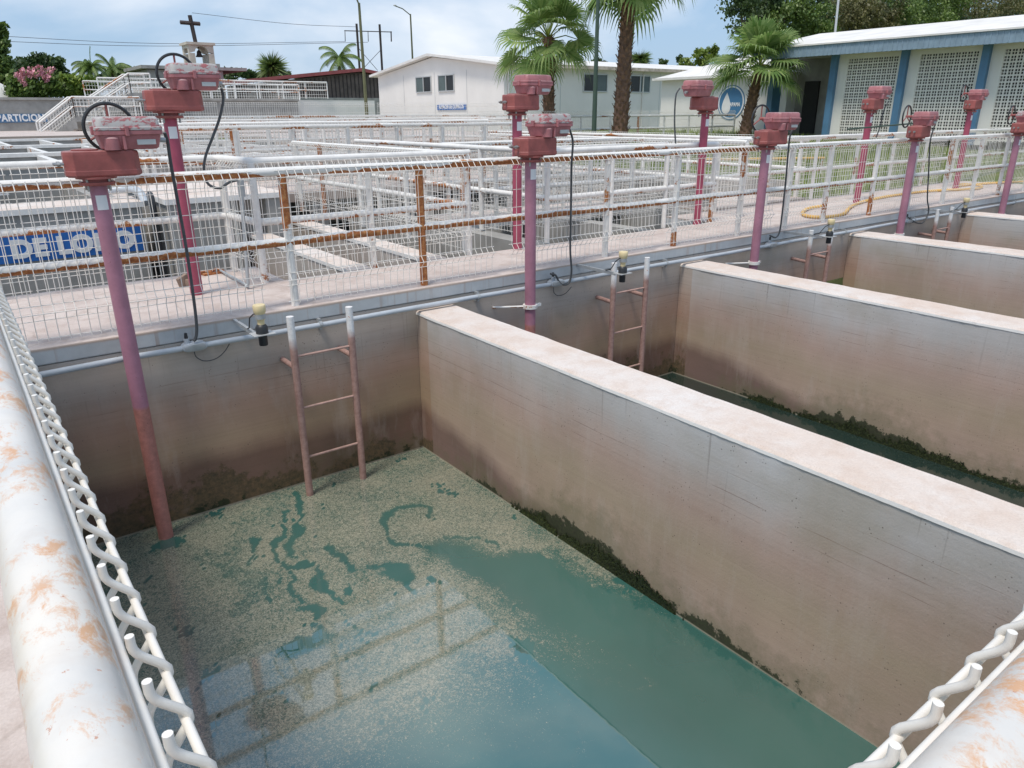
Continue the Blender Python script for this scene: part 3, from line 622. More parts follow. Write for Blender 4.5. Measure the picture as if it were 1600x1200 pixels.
# ================================================================== valve actuators
def actuator(i, x, y, base, zt, rot, pmat, wheel, lab, red='act_red', h2='act_pink', group='red valve actuators on posts', sticker=True):
    r = empty('valve_actuator', (x, y, base), lab, 'valve actuator', group)
    H_ = zt-base; cr_, sr_ = math.cos(rot), math.sin(rot)
    Mx = Matrix.Rotation(rot, 4, 'Z')
    T = lambda p: tuple(Mx @ Vector(p))
    def xf(b):
        b.v = [T(v) for v in b.v]; return b
    MB().lathe([(.058, -.0), (.058, H_-.45)], n=24).build('pole', M[pmat], r, smooth=True)
    if pmat == 'pole_front': pass
    fl = xf(MB().lathe([(.11, H_-.452), (.115, H_-.445), (.115, H_-.43), (.09, H_-.428), (.09, H_-.41), (.13, H_-.408), (.13, H_-.395)], n=24)).build('flange', M[red], r, smooth=True)
    for a in (45, 135, 225, 315):
        c = (.095*math.cos(R(a)), .095*math.sin(R(a)))
        xf(MB().tube([(c[0], c[1], H_-.49), (c[0], c[1], H_-.40)], .009, 6)).build('bolt', M['steel'], fl)
        # nut
    zb = H_-.395
    pl = [(-.185, -.05), (-.13, -.115), (.25, -.115), (.29, -.06), (.29, .07), (.25, .115), (-.13, .115), (-.185, .05)]
    def ring(s, z): return [Vector((px*s, py*s, z)) for px, py in pl]
    gb = xf(MB().loft([ring(.93, zb), ring(1.0, zb+.012), ring(1.0, zb+.04), ring(.985, zb+.045), ring(.985, zb+.15), ring(.97, zb+.168), ring(.90, zb+.173)])).build('gearbox', M[red], r, bevel=.006)
    xf(MB().lathe([(.085, zb+.173), (.085, zb+.182), (.055, zb+.186)], (-.04, 0, 0), 20)).build('cap', M[red], gb, smooth=True)
    for yy in (-.035, .035):
        xf(MB().tube([(-.245, yy, zb+.09), (-.17, yy, zb+.09)], .009, 8).tube([(-.222, yy, zb+.09), (-.203, yy, zb+.09)], .018, 6)).build('bolt', M['steel'], gb)
    z1 = zb+.175; cx = .245
    rr = lambda z, hx, hy, rad: rrect(cx, 0, z, hx, hy, rad, 4)
    hs = xf(MB().loft([rr(z1, .165, .10, .04), rr(z1+.010, .18, .11, .04), rr(z1+.07, .194, .125, .035), rr(z1+.095, .20, .13, .035), rr(z1+.10, .212, .14, .03), rr(z1+.125, .212, .14, .03), rr(z1+.128, .20, .13, .03)])).build('motor_housing', M[h2], r, smooth=True)
    cv = xf(MB().loft([rr(z1+.129, .213, .141, .03), rr(z1+.146, .213, .141, .03), rr(z1+.150, .201, .130, .035), rr(z1+.200, .196, .125, .035), rr(z1+.213, .188, .117, .04), rr(z1+.217, .17, .10, .04)])).build('cover', M['flaky' if i in (0, 1, 4) else h2], hs, smooth=True)
    for sx_, sy_ in ((-.02, -1), (.02, 1)):
        xf(MB().box(cx+sx_-.013, cx+sx_+.013, sy_*.147-.012, sy_*.147+.012, z1+.088, z1+.158)).build('lug', M[h2], hs, bevel=.006)
    for sx_ in (-.224, .224):
        xf(MB().box(cx+sx_*.97-.01, cx+sx_*.97+.01, -.022, .022, z1+.098, z1+.155)).build('lug', M[h2], hs, bevel=.005)
    # half-round motor boss on the front with a raised arch, nameplate, conduit stub
    xf(MB().lathe([(.052, z1+.0), (.052, z1+.075), (.04, z1+.085)], (cx-.12, -.10, 0), 18)).build('boss', M[h2], hs, smooth=True)
    xf(MB().box(cx-.055, cx-.035, -.138, -.10, z1+.0, z1+.09)).build('rib', M[h2], hs, bevel=.004)
    xf(MB().box(cx+.035, cx+.155, -.1275, -.1185, z1+.032, z1+.066)).build('nameplate', M['frame'], hs)
    xf(MB().tube([(cx+.18, -.04, z1+.06), (cx+.235, -.04, z1+.055)], .018, 10)).build('cable_gland', M['grey_metal'], hs, smooth=True)
    if wheel:
        w = xf(MB().torus((wheel, .225, z1+.14), (0, 1, 0), .165, .0125, 40, 8)).build('handwheel', M['black'], r, smooth=True)
        sp = MB()
        for a in (90, 210, 330): sp.tube([(wheel, .225, z1+.14), (wheel+.16*math.cos(R(a)), .225, z1+.14+.16*math.sin(R(a)))], .009, 6)
        sp.tube([(wheel, .12, z1+.14), (wheel, .24, z1+.14)], .02, 10); xf(sp).build('spokes', M['act_red'], w)
    if sticker:
        b = MB(); az0, az1 = R(232), R(305); n_ = 6
        for q in range(n_):
            a0 = az0+(az1-az0)*q/n_; a1 = az0+(az1-az0)*(q+1)/n_; rr_ = .0592
            b.quad((rr_*math.cos(a0), rr_*math.sin(a0), H_-.62), (rr_*math.cos(a1), rr_*math.sin(a1), H_-.62), (rr_*math.cos(a1), rr_*math.sin(a1), H_-.52), (rr_*math.cos(a0), rr_*math.sin(a0), H_-.52))
        b.build('label_sticker', M['letter'], r)
    return r
ZT1, ZT2 = 1.60, 2.03
FX = [.87, 4.74, 8.63, 12.58, 16.58, 20.5]
fl_ = ['big red valve actuator on the mauve post nearest the camera, standing in the foamy water', 'red valve actuator on the mauve post in the middle, left of the second ladder',
       'red valve actuator with black handwheel left of the doorway, front row', 'front row red valve actuator with the green rod lying beside it', 'front row valve actuator cut by the right edge of the photo', 'last front row valve actuator beyond the right edge']
for i, x in enumerate(FX[:5]):
    actuator(i, x, 6.0, -2.59, ZT1, [-.04, .05, -.1, .1, .05][i], 'pole_front', [.17, None, .1, .08, .1][i], fl_[i], h2='act_pink' if i else 'act_pink')
bx = [(1.72, 7.3), (5.6, 7.35), (9.06, 7.38), (13.6, 7.38), (17.8, 7.45)]
bl_ = ['red valve actuator with black wheel on the crimson post standing on the walkway at left', 'red valve actuator left of the first palm trunk, on a crimson post', 'red valve actuator facing the other way on a crimson post, beside the round blue emblem',
       'red valve actuator before the first block screen panel, back row', 'back row valve actuator with thin black wheel before the rightmost screen panel']
for i, (x, y) in enumerate(bx):
    actuator(5+i if i else 1, x, y, 0, ZT2, [.0, .04, math.pi+.1, .05, .05][i], 'pole_back', [.17, None, None, None, .08][i], bl_[i])
# pipe guides (clamps) holding the front posts to the wall
for i, x in enumerate(FX[1:5]):
    b = MB().tube([(x-.35, 6.2, -.33), (x-.06, 6.03, -.33)], .012, 6); b.lathe([(.062, -.35), (.078, -.35), (.078, -.31), (.062, -.31)], (x, 6.0, 0), 18)
    b.box(x+.07, x+.14, 5.985, 6.015, -.345, -.315)
    tag(b.build('pole_clamp', M['patchy'], smooth=False), ['rusty white clamp round the mauve middle post', 'rusty white clamp round the mauve post left of the third ladder', 'rusty white clamp round the mauve post left of the fourth ladder', 'rusty clamp round the mauve post at the right edge'][i], 'clamp', 'clamps holding the posts to the wall')

# ================================================================== ladders
LX = [(2.11, 2.65), (5.92, 6.46), (9.86, 10.39), (13.72, 14.25), (17.6, 18.1)]
ll = ['first ladder, rusting pipe ladder going down into the foamy tank', 'second ladder, with the level sensor hanging beside its left rail', 'third ladder from the left, in the third tank', 'fourth ladder from the left, in the fourth tank', 'ladder in the last tank past the right edge']
for i, (a, c) in enumerate(LX[:4]):
    r = empty('tank_ladder', ((a+c)/2, 5.95, -2.5), ll[i], 'ladder', 'pipe ladders in the tanks')
    for x in (a, c):
        s = MB().tube([(x-(a+c)/2, 0, 0.02), (x-(a+c)/2, 0, 2.5)], .032, 16).build('stringer', M['stringer'], r, smooth=True)
        MB().tube([(x-(a+c)/2, 0, 2.04), (x-(a+c)/2-.02, .25, 2.06)], .024, 12).build('standoff', M['stringer'], s, smooth=True)
    for z in (-.36, -.84, -1.32, -1.8, -2.2):
        MB().tube([(a-(a+c)/2, 0, z+2.5), (c-(a+c)/2, 0, z+2.5)], .011, 10).build('rung', M['rung'], r, smooth=True)

# ================================================================== conduit on the wall, junction boxes, sensors, cables
cr0 = empty('wall_conduit', (.12, 6.14, -.17), 'long grey conduit pipe clipped along the tank wall under the walkway edge', 'pipe')
pts = [(0, 0, -.01)] + [(k*.8, 0, .004*math.sin(k*1.7)) for k in range(1, 29)]
MB().tube(pts, .024, 14).build('pipe', M['grey_pipe'], cr0, smooth=True)
for x in (2.33, 4.05, 6.9, 9.1, 11.0, 13.2, 15.0, 17.4, 20): MB().tube([(x-.015, 0, 0), (x+.015, 0, 0)], .031, 12).box(x-.012, x+.012, .0, .065, .02, .05).box(x-.012, x+.012, .0, .065, -.05, -.025).build('pipe_clip', M['grey_metal'], cr0)
JX = [1.36, 5.22, 9.2, 13.1]
for i, x in enumerate(JX):
    r = empty('junction_box', (x, 6.14, -.165), ['grey oval junction box under the nearest actuator cable', 'grey oval junction box right of the middle mauve post', 'grey junction box right of the third mauve post', 'grey junction box right of the fourth mauve post'][i], 'junction box', 'oval junction boxes on the conduit')
    def oval(s, yy, hx=.095, hz=.036):
        return [Vector((math.copysign(abs(math.cos(a))**.6, math.cos(a))*hx*s, yy, math.copysign(abs(math.sin(a))**.8, math.sin(a))*hz*s)) for a in [2*math.pi*k/28 for k in range(28)]]
    MB().loft([oval(1, .045), oval(1.02, -.02), oval(.98, -.035), oval(.9, -.038)]).build('body', M['grey_pipe'], r, smooth=True)
    MB().loft([oval(.86, -.036), oval(.84, -.046), oval(.7, -.05)]).build('cover', M['grey_metal'], r, smooth=True)
    MB().tube([(-.05, 0, .03), (-.05, 0, .075)], .022, 12).build('hub', M['grey_pipe'], r, smooth=True)
    MB().tube([(-.05, 0, .07), (-.05, 0, .12)], .016, 10, r1=.011).build('cable_gland', M['black'], r, smooth=True)
def cable(name, pts, rad, mat, lab, cat='cable', group=None, n=8, k=6):
    P = [Vector(p) for p in pts]; Q = []
    E_ = [P[0]*2-P[1]] + P + [P[-1]*2-P[-2]]
    for i in range(1, len(E_)-2):
        a, b, c, d = E_[i-1:i+3]
        for j in range(k):
            t = j/k; Q.append(.5*((2*b)+(c-a)*t+(2*a-5*b+4*c-d)*t*t+(3*b-a-3*c+d)*t**3))
    Q.append(P[-1]); m_ = MB().tube(Q, rad, n)
    return tag(m_.build(name, M[mat], smooth=True), lab, cat, group)
cl = ['grey power cable dropping from the nearest actuator to its junction box', 'grey power cable hanging from the middle actuator', 'grey power cable hanging from the third front actuator', 'grey power cable hanging from the fourth front actuator']
cpx = [[(257, 207), (262, 222), (266, 250), (275, 300), (288, 370), (299, 440), (307, 505), (306, 528), (302, 533)],
       [(890, 202), (895, 222), (893, 260), (892, 330), (891, 390), (893, 425), (888, 443), (876, 443), (868, 430), (860, 428)],
       [(1243, 196), (1234, 215), (1228, 280), (1222, 335), (1218, 362), (1212, 371), (1203, 368)],
       [(1464, 188), (1458, 203), (1453, 225), (1451, 270), (1449, 310), (1451, 330), (1443, 347), (1432, 348), (1418, 339)]]
for i, l in enumerate(cpx): cable('power_cable', [at(x, y, 1, 6.02+.02*min(k, 4)) for k, (x, y) in enumerate(l)], .0115 if i else .0125, 'cable', cl[i], 'cable', 'power cables of the actuators')
cable('power_cable', [at(x, y, 1, 7.3) for x, y in [(346, 138), (349, 155), (343, 185), (332, 215), (321, 245), (319, 270), (326, 288), (343, 294), (358, 285), (372, 281)]], .0125, 'cable', 'black power cable looping from the left back actuator to the riser pipe', group='power cables of the actuators')
cable('power_cable', [at(x, y, 1, 7.45) for x, y in [(1062, 138), (1056, 150), (1054, 185), (1055, 215), (1057, 240)]], .011, 'cable', 'power cable hanging from the left side of the third back actuator', group='power cables of the actuators')
cable('power_cable', [at(x, y, 1, 7.4) for x, y in [(1388, 158), (1380, 175), (1376, 195), (1369, 215)]], .010, 'cable', 'short power cable below the actuator at the first block screen panel', group='power cables of the actuators')
r = empty('riser_pipe', (2.2, 7.3, 0), 'grey riser pipe standing beside the fence corner at left', 'pipe')
a = at(376, 285, 1, 7.3); c = at(388, 447, 2, .03)
MB().tube([(a.x-2.2, a.y-7.3, a.z), (c.x-2.2, c.y-7.3, .05), (c.x-2.2-.02, c.y-7.3, .035)], .018, 12).build('pipe', M['grey_metal'], r, smooth=True)
MB().tube([(a.x-2.2, a.y-7.3, a.z-.13), (a.x-2.2, a.y-7.3, a.z+.02)], .032, 12).build('head', M['grey_metal'], r, smooth=True)
e = at(340, 420, 2, .03); MB().tube([(c.x-2.2, c.y-7.3, .03), (e.x-2.2, e.y-7.3, .03)], .014, 10).build('foot_pipe', M['grey_metal'], r, smooth=True)
SX = [(1.76, 5.62), (5.62, 5.52), (9.6, 5.52), (13.75, 5.54)]
for i, (x, y) in enumerate(SX):
    r = empty('level_sensor', (x, y, -.01), ['yellow and black level sensor on a bracket nearest the camera, left of the first ladder', 'yellow and black level sensor on its bracket above the second ladder', 'yellow and black level sensor at the third ladder', 'yellow and black level sensor farthest right, at the fourth ladder'][i], 'sensor', 'level sensors on brackets')
    MB().lathe([(.036, .115), (.039, .12), (.041, .165), (.047, .175), (.049, .225), (.044, .232)], n=20).build('head', M['yellow_plastic'], r, smooth=True)
    MB().lathe([(.028, .075), (.028, .1155)], n=16).build('neck', M['yellow_plastic'], r, smooth=True)
    MB().lathe([(.0415, .122), (.0415, .160)], n=20).build('label_band', M['grey_metal'], r, smooth=True)
    MB().lathe([(.047, .004), (.047, .055), (.038, .068), (.03, .076)], n=20).build('collar', M['black'], r, smooth=True)
    MB().lathe([(.032, -.095), (.034, -.09), (.034, -.004)], n=20).build('transducer', M['black'], r, smooth=True)
    MB().box(-.085, .085, -.065, .065, -.003, .003).build('plate', M['frame'], r)
    br = MB().box(-.05, -.025, .06, 6.27-y, -.004, .002).box(-.05, -.046, .06, 6.27-y, -.03, -.004).build('bracket_arm', M['grey_metal'], r)
    cb = MB().tube([(-.03, .5, .0), (-.035, .3, -.03), (-.06, .12, .03), (-.07, .04, .13), (-.05, 0, .165), (-.03, 0, .165)], .005, 6).build('cable', M['black'], r)
cable('loose_wire', [at(x, y, 1, 6.17) for x, y in [(303, 548), (307, 558), (320, 564), (338, 560), (352, 548), (362, 530)]], .004, 'cable', 'thin loose wire sagging below the nearest junction box', 'wire')
cable('loose_wire', [at(x, y, 1, 6.17) for x, y in [(865, 449), (866, 458), (873, 462), (884, 458), (893, 448)]], .004, 'cable', 'thin loose wire sagging below the second junction box', 'wire')
cable('garden_hose', [at(x, y, 2, .03) for x, y in [(1283, 322), (1262, 326), (1254, 333), (1264, 338), (1292, 339), (1318, 334), (1328, 324), (1345, 316), (1375, 309), (1410, 303), (1445, 299), (1478, 297), (1505, 296), (1530, 294), (1532, 290), (1505, 288), (1490, 291), (1520, 288), (1570, 285), (1600, 284)]], .026, 'hose', 'yellow corrugated hose lying in loops on the far walkway', 'hose', k=5)
cable('rod', [at(1324, 202, 1, 6.75), at(1380, 197, 1, 6.55), at(1436, 192, 1, 6.36)], .013, 'pole_green', 'dark green rod lying on the fence, pointing at the fourth front actuator', 'rod')
w = at(290, 447, 2, .0)
tag(MB().box(-.06, .06, -.02, .02, 0, .11, Matrix.Translation(w) @ Matrix.Rotation(.5, 4, 'Z') @ Matrix.Rotation(-.3, 4, 'Y')).box(.0, .12, -.035, .03, 0, .07, Matrix.Translation(w) @ Matrix.Rotation(-.2, 4, 'Z')).build('wood_block', M['wood'], bevel=.004), 'broken brown block lying at the foot of the left crimson post', 'block')
w = at(335, 428, 2, .0)
tag(MB().box(-.12, .12, -.03, .03, .0, .02, Matrix.Translation(w) @ Matrix.Rotation(.15, 4, 'Z')).box(-.13, -.02, .03, .09, .0, .03, Matrix.Translation(w)).tube([w+Vector((-.05, 0, .02)), w+Vector((.03, .02, .05)), w+Vector((.1, -.01, .02))], .014, 6).build('scrap_metal', M['oldrust']), 'rusty piece of scrap metal on the walkway behind the left crimson post', 'scrap')

# ================================================================== basins behind the walkway
for x, lab in ((3.36, 'low wall crossing the open channel behind the fence, left one'), (4.34, 'low wall crossing the open channel behind the fence, right one')):
    r = empty('channel_wall', (x, 7.45, -2.45), lab, 'wall', 'walls of the open channels')
    MB().box(0, .26, 0, 5.7, 0, 2.41).build('wall_body', M['tank'], r); MB().box(-.01, .27, 0, 5.7, 2.41, 2.45).build('coping', M['coping'], r)
wall(2.4, 10.3, 7.03, 7.40, -2.44, -.134, 'channel_wall', M['plain_conc'], 'wall under the back edge of the far walkway')
wall(6.0, 6.3, 7.45, 13.1, -2.44, -.02, 'channel_wall', M['plain_conc'], 'grey channel wall under the fence left of the third crimson post', group='walls of the open channels')
wall(8.0, 8.25, 7.45, 13.1, -2.44, -.02, 'channel_wall', M['plain_conc'], 'grey channel wall behind the fence stretch between the second and third crimson posts', group='walls of the open channels')
wall(10.1, 10.4, 7.45, 20, -2.44, -.004, 'retaining_wall', M['plain_conc'], 'grey retaining wall at the edge of the grass')
tag(MB().box(6.3, 10.1, 10.0, 10.9, -.15, .0).build('walkway_middle', M['deck']), kind='structure')
tag(MB().quad((2.62, 7.42, -1.75), (10.1, 7.42, -1.75), (10.1, 16.1, -1.75), (2.62, 16.1, -1.75)).build('water', M['water_dark']), kind='structure')
tag(MB().box(2.2, 12.5, 13.2, 19.69, .12, .30).build('walkway_back', M['deck'], bevel=.01), kind='structure')
tag(MB().box(-16, 21.4, 36, 50, .5, .87).box(10.5, 21.4, 21.51, 35.99, .3, .80).build('paving', M['deck']), kind='structure')
tag(MB().box(2.9, 27, 19.7, 21.5, .2, .42).build('walkway_rear', M['deck']), kind='structure')
for k, x in enumerate((2.3, 4.5, 5.35, 7.6, 9.8)):
    tag(MB().box(x, x+.3, 13.25, 13.55, -2.44, .118).build('concrete_column', M['plain_conc']), ['concrete column under the back walkway, leftmost beside the grey block', 'concrete column under the back walkway at the low walls', 'pale concrete column in the dark opening behind the rusty fence post', 'concrete column under the back walkway in the middle', 'concrete column under the back walkway at the grass side'][k], 'column', 'columns under the back walkway')
wall(2.3, 12.4, 16.2, 16.5, -2.44, .118, 'basin_wall', M['dark_conc'], 'dark wall behind the columns under the back walkway')  # dark colour puts shade into the openings behind the columns
tag(MB().box(10.41, 13.4, 8.31, 19.6, -.3, .03).build('paving', M['deck']), kind='structure')
wall(10.6, 10.85, 8.6, 19, .03, .42, 'kerb_wall', M['plain_conc'], 'low grey wall behind the third crimson post')
wall(13.1, 13.35, 8.6, 19, .03, .34, 'kerb_wall', M['plain_conc'], 'low grey wall along the left edge of the grass')
r = empty('barrier_rail', (0, 0, 0), 'yellow rail low behind the fences, right of the third crimson post', 'railing')
pa, pb_ = at(1092, 250, 1, 11.5), at(1288, 247, 1, 11.5)
MB().tube([pa, pb_], .035, 8).build('rail', M['hose'], r, smooth=True)
for f in (.02, .35, .68, .98): q = pa.lerp(pb_, f); MB().tube([(q.x, q.y, .0), (q.x, q.y, q.z)], .03, 8).build('post', M['white'], r, smooth=True)
# sludge box with its sign (left)
r = empty('sludge_box', (0, 11, -2.4), 'grey concrete sludge box with blue lettered sign behind the left fence', 'concrete tank')
MB().box(-6, 2.06, 0, .3, 0, 2.86).build('wall_body', M['plain_conc'], r); MB().box(-6.05, 2.1, -.03, .8, 2.86, 2.93).build('coping', M['coping'], r)
MB().box(1.75, 2.055, .305, 5, 0, 2.855).build('side_wall', M['plain_conc'], r)
sg = MB().box(-3.2, 2.0, -.012, -.002, 2.29, 2.63).build('sign_panel', M['sign_blue'], r)
text_mesh('DE LODO', .29, .018, M['letter'], 'lettering', sg, (0, 0, 0), (1, 0, 0), align='RIGHT', sx=1.02).location = (1.90, -.014, 2.355)
r2 = empty('concrete_box', (2.3, 10.6, -2.4), 'grey concrete block with dark openings right of the blue sign', 'concrete tank')
MB().box(0, .9, 0, 2.6, 0, 2.9).build('wall_body', M['plain_conc'], r2); MB().box(-.03, 1.6, -.03, 2.62, 2.9, 2.97).build('top_slab', M['coping'], r2)
MB().box(.9, 1.55, .25, .5, 2.2, 2.9).build('lintel', M['plain_conc'], r2); MB().box(1.3, 1.55, .0, .25, 0, 2.9).build('pier', M['plain_conc'], r2)
cable('drain_pipe', [(2.17, 10.9, .62), (2.15, 10.75, .5), (2.15, 10.75, -.2), (2.15, 10.75, -2.3)], .045, 'black', 'black drain pipe in the gap right of the blue sign', 'pipe', n=12)
cable('bypass_pipe', [(1.7, 11.6, .62), (2.0, 11.5, .66), (2.1, 11.2, .64), (2.12, 11.0, .5)], .05, 'grey_pipe', 'short pale pipe elbow on top of the concrete edge left of the crimson post', 'pipe', n=12)
# perforated launders above the sludge box
for k in range(3):
    y = 12.3+k*1.0; z = .42+.10*k; b = MB(); b.box(-5, .2+1.1*(k > 0)*.5, y, y+.04, z, z+.02).box(-5, .2+.55*(k > 0), y, y+.04, z+.15, z+.17)
    n_ = 46
    for i in range(n_): xx = -5+i*.115; b.box(xx, xx+.06, y+.001, y+.039, z+.02, z+.15)
    tag(b.build('slotted_weir', M['white']), ['notched pale weir plate just above the blue sign wall', 'second notched weir plate above the blue sign', 'third notched weir plate, farthest from the fence'][k], 'weir', 'slotted weir plates')
    tag(MB().box(-5, .2, y+.25, y+.7, z-.3, z+.02).build('trough', M['dark_conc']), ['dark wet trough behind the first weir plate', 'dark wet trough behind the second weir plate', 'dark wet trough behind the third weir plate'][k], 'trough', 'wet troughs between the weirs')
# settling basin: lattice of pale beams and fins
r = empty('settling_basin', (0, 16, -2.4), 'wide basin of pale concrete beams and fins behind the left fence', 'basin')
for k, y in enumerate((0, 4.0, 9.5, 17.0)):
    MB().box(-9, 9.2, y, y+.35, 1.7, 3.16).build('beam', M['plain_conc'], r); MB().box(-9, 9.22, y-.03, y+.4, 3.16, 3.24).build('beam_cap', M['white'], r)
    if k < 3:
        y2 = (4.0, 9.5, 17.0)[k]
        for j in range(13):
            x = -9+j*1.35+.3*(k % 2); MB().box(x, x+.13, y+.41, y2-.04, 2.5, 3.19).build('fin', M['white'], r)
MB().box(-9.2, 9.4, .4, 19, 1.2, 1.6).build('basin_floor_slab', M['plain_conc'], r)

# ================================================================== distribution tank, stairs, belfry, shed
YT = 50
def zt(px, py, y=YT): return at(px, py, 1, y)
r = empty('distribution_tank', (0, YT, 0), 'long grey distribution tank with faded blue sign at the back left', 'concrete tank')
xa = -15; xb = zt(465, 155).x; xc = zt(590, 155).x; z1 = zt(0, 152).z
MB().box(xa, xb, 0, 6, .5, z1-.12).build('wall_body', M['plain_conc'], r); MB().box(xa-.1, xb+.05, -.12, 6, z1-.12, z1).build('rim', M['plain_conc'], r)
MB().box(xb, xc, .5, 6, .5, z1-.05).build('end_section', M['wall_white'], r)
p = zt(0, 179); q = zt(75, 191)
sg = MB().box(p.x-4, q.x, -.06, -.02, q.z, p.z+.03).build('sign_panel', M['sign_blue_dim'], r)
text_mesh('DE REPARTICION', (p.z-q.z)*1.18, .02, M['letter'], 'lettering', sg, (0, 0, 0), (1, 0, 0), align='RIGHT', sx=.82).location = (q.x-.12, -.07, q.z+.08)
def far_rail(lab, P, hgt, r=.05, group='far stair and platform railings'):
    """rail over a polyline of base points with posts and mesh wires"""
    o = empty('railing', (0, 0, 0), lab, 'railing', group)
    P = [Vector(p) for p in P]; up = Vector((0, 0, hgt))
    MB().tube([p+up for p in P], r, 6).build('top_rail', M['white'], o); MB().tube([p+up*.52 for p in P], r*.8, 6).build('mid_rail', M['white'], o)
    b = MB(); w = MB()
    for i in range(len(P)-1):
        L_ = (P[i+1]-P[i]).length; n_ = max(1, round(L_/1.6))
        for j in range(n_+1): q = P[i].lerp(P[i+1], j/n_); MB().tube([q, q+up], r*.8, 6).build('post', M['white'], o)
        n_ = int(L_/.16)
        for j in range(n_): q = P[i].lerp(P[i+1], j/n_); w.tube([q, q+up], .010, 3, cap=False)
        for f in (.08, .25, .75, .92): w.tube([P[i]+up*f, P[i+1]+up*f], .010, 3)
    w.build('mesh_panel', M['wire'], o)
A = [zt(68, 222, 46), zt(118, 182, 46), zt(222, 181, 46)]
far_rail('white railing of the lower flight beside the faded blue sign', A, .95)
A2 = [a_+Vector((0, 1.4, 0)) for a_ in A]; far_rail('inner white railing of the lower flight of steps', A2, .95)
B = [zt(150, 182, 48), zt(205, 145, 48), zt(238, 145, 48)]
far_rail('white railing of the upper flight of steps', B, 1.0)
far_rail('inner white railing of the upper flight of steps', [b_+Vector((0, 1.4, 0)) for b_ in B], 1.0)
zp = zt(340, 153, 50).z
far_rail('long white railing on the platform over the grey tank', [(zt(158, 150).x, 50.3, zp), (zt(515, 150).x, 50.3, zp)], zt(340, 125).z-zp)
far_rail('rear white railing on the platform over the grey tank', [(zt(158, 150).x, 55.3, zp), (zt(515, 150).x, 55.3, zp)], zt(340, 125).z-zp)
def steps(lab, a, b, wid, n=8):
    m_ = MB(); a = Vector(a); b = Vector(b)
    for i in range(n):
        q = a.lerp(b, (i+.5)/n); m_.box(q.x-(b.x-a.x)/n/2, q.x+(b.x-a.x)/n/2, q.y, q.y+wid, q.z-.55, q.z)
    tag(m_.build('stair_flight', M['plain_conc']), lab, 'stairs', 'far concrete stairs')
steps('lower concrete flight beside the faded blue sign', A[0], A[1], 1.5); steps('upper concrete flight reaching the platform', B[0], B[1], 1.5)
tag(MB().box(A[1].x, A[2].x, 46, 49.6, A[1].z-.25, A[1].z).build('stair_landing', M['plain_conc']), 'concrete landing between the two flights', 'landing')
tag(MB().box(B[1].x, zt(300, 140, 48).x, 48, 49.8, B[1].z-.25, B[1].z).build('stair_landing', M['plain_conc']), 'upper concrete landing below the belfry', 'landing')
# belfry
YB = 70; zb_ = lambda x, y: at(x, y, 1, YB)
r = empty('belfry', (0, YB, 0), 'cream arched bell tower with dark cross on a grey block at back left', 'belfry')
x0, x1 = zb_(294, 90).x, zb_(338, 90).x; zlo, zhi = zb_(310, 99).z, zb_(310, 67).z; xm = (x0+x1)/2; wd = x1-x0
b = MB()
def arch(b, hw, z0_, z1_, zs, rad, y0, y1, cx, n=14):
    """wall with an arched opening"""
    outer = [(cx-hw, z0_), (cx-hw, z1_), (cx+hw, z1_), (cx+hw, z0_)]
    inner = [(cx-rad, z0_)] + [(cx-rad*math.cos(math.pi*k/n), zs+rad*math.sin(math.pi*k/n)) for k in range(n+1)] + [(cx+rad, z0_)]
    # left pier, right pier, crown
    b.box(cx-hw, cx-rad, y0, y1, z0_, zs); b.box(cx+rad, cx+hw, y0, y1, z0_, zs)
    for k in range(n):
        xa_, za_ = inner[1+k]; xb_, zb2 = inner[2+k]
        ax = cx-hw if k == 0 else xa_; bx_ = cx+hw if k == n-1 else xb_
        b.loft([[Vector((ax if k else cx-hw, y0, za_)), Vector((bx_, y0, zb2)), Vector((bx_, y0, z1_)), Vector((ax, y0, z1_))], [Vector((ax if k else cx-hw, y1, za_)), Vector((bx_, y1, zb2)), Vector((bx_, y1, z1_)), Vector((ax, y1, z1_))]])
hw = wd*.44
arch(b, hw, zlo, zhi-.15, zlo+(zhi-zlo)*.5, wd*.24, 0, .4, xm); arch(b, hw, zlo, zhi-.15, zlo+(zhi-zlo)*.5, wd*.24, 1.6, 2.0, xm)
b.box(xm-hw, xm-hw+.25, .4, 1.6, zlo+1.2, zhi-.15).box(xm+hw-.25, xm+hw, .4, 1.6, zlo+1.2, zhi-.15)
b.build('arch', M['stone'], r); MB().box(xm-hw-.15, xm+hw+.15, -.15, 2.15, zhi-.15, zhi+.05).build('cornice', M['stone'], r)
MB().box(xm-hw-.1, xm+hw+.3, -.2, 2.2, zlo-.9, zlo).build('plinth', M['plain_conc'], r)
cz = zb_(305, 22).z; cxx = zb_(304, 40).x
MB().tube([(xm-.1, 1, zhi), (cxx, 1, cz)], .17, 4).tube([(cxx-.85, 1, zb_(303, 34).z), (cxx+.75, 1, zb_(303, 34).z-.03)], .16, 4).build('cross', M['pole_dark'], r)
MB().lathe([(.32, 0), (.27, .07), (.19, .25), (.17, .42), (.08, .52), (.03, .55), (.03, .8)], (xm, .8, zb_(310, 88).z), 14).build('bell', M['pole_dark'], r, smooth=True)
x0 = zb_(228, 110).x; x1 = zb_(345, 110).x
MB().box(x0, x1, -.5, 6, 0, zb_(280, 104).z-.3).build('base_block', M['plain_conc'], r); MB().box(x0-.5, x0+8, -.8, 6, zb_(280, 109).z, zb_(280, 104).z).build('base_slab', M['plain_conc'], r)
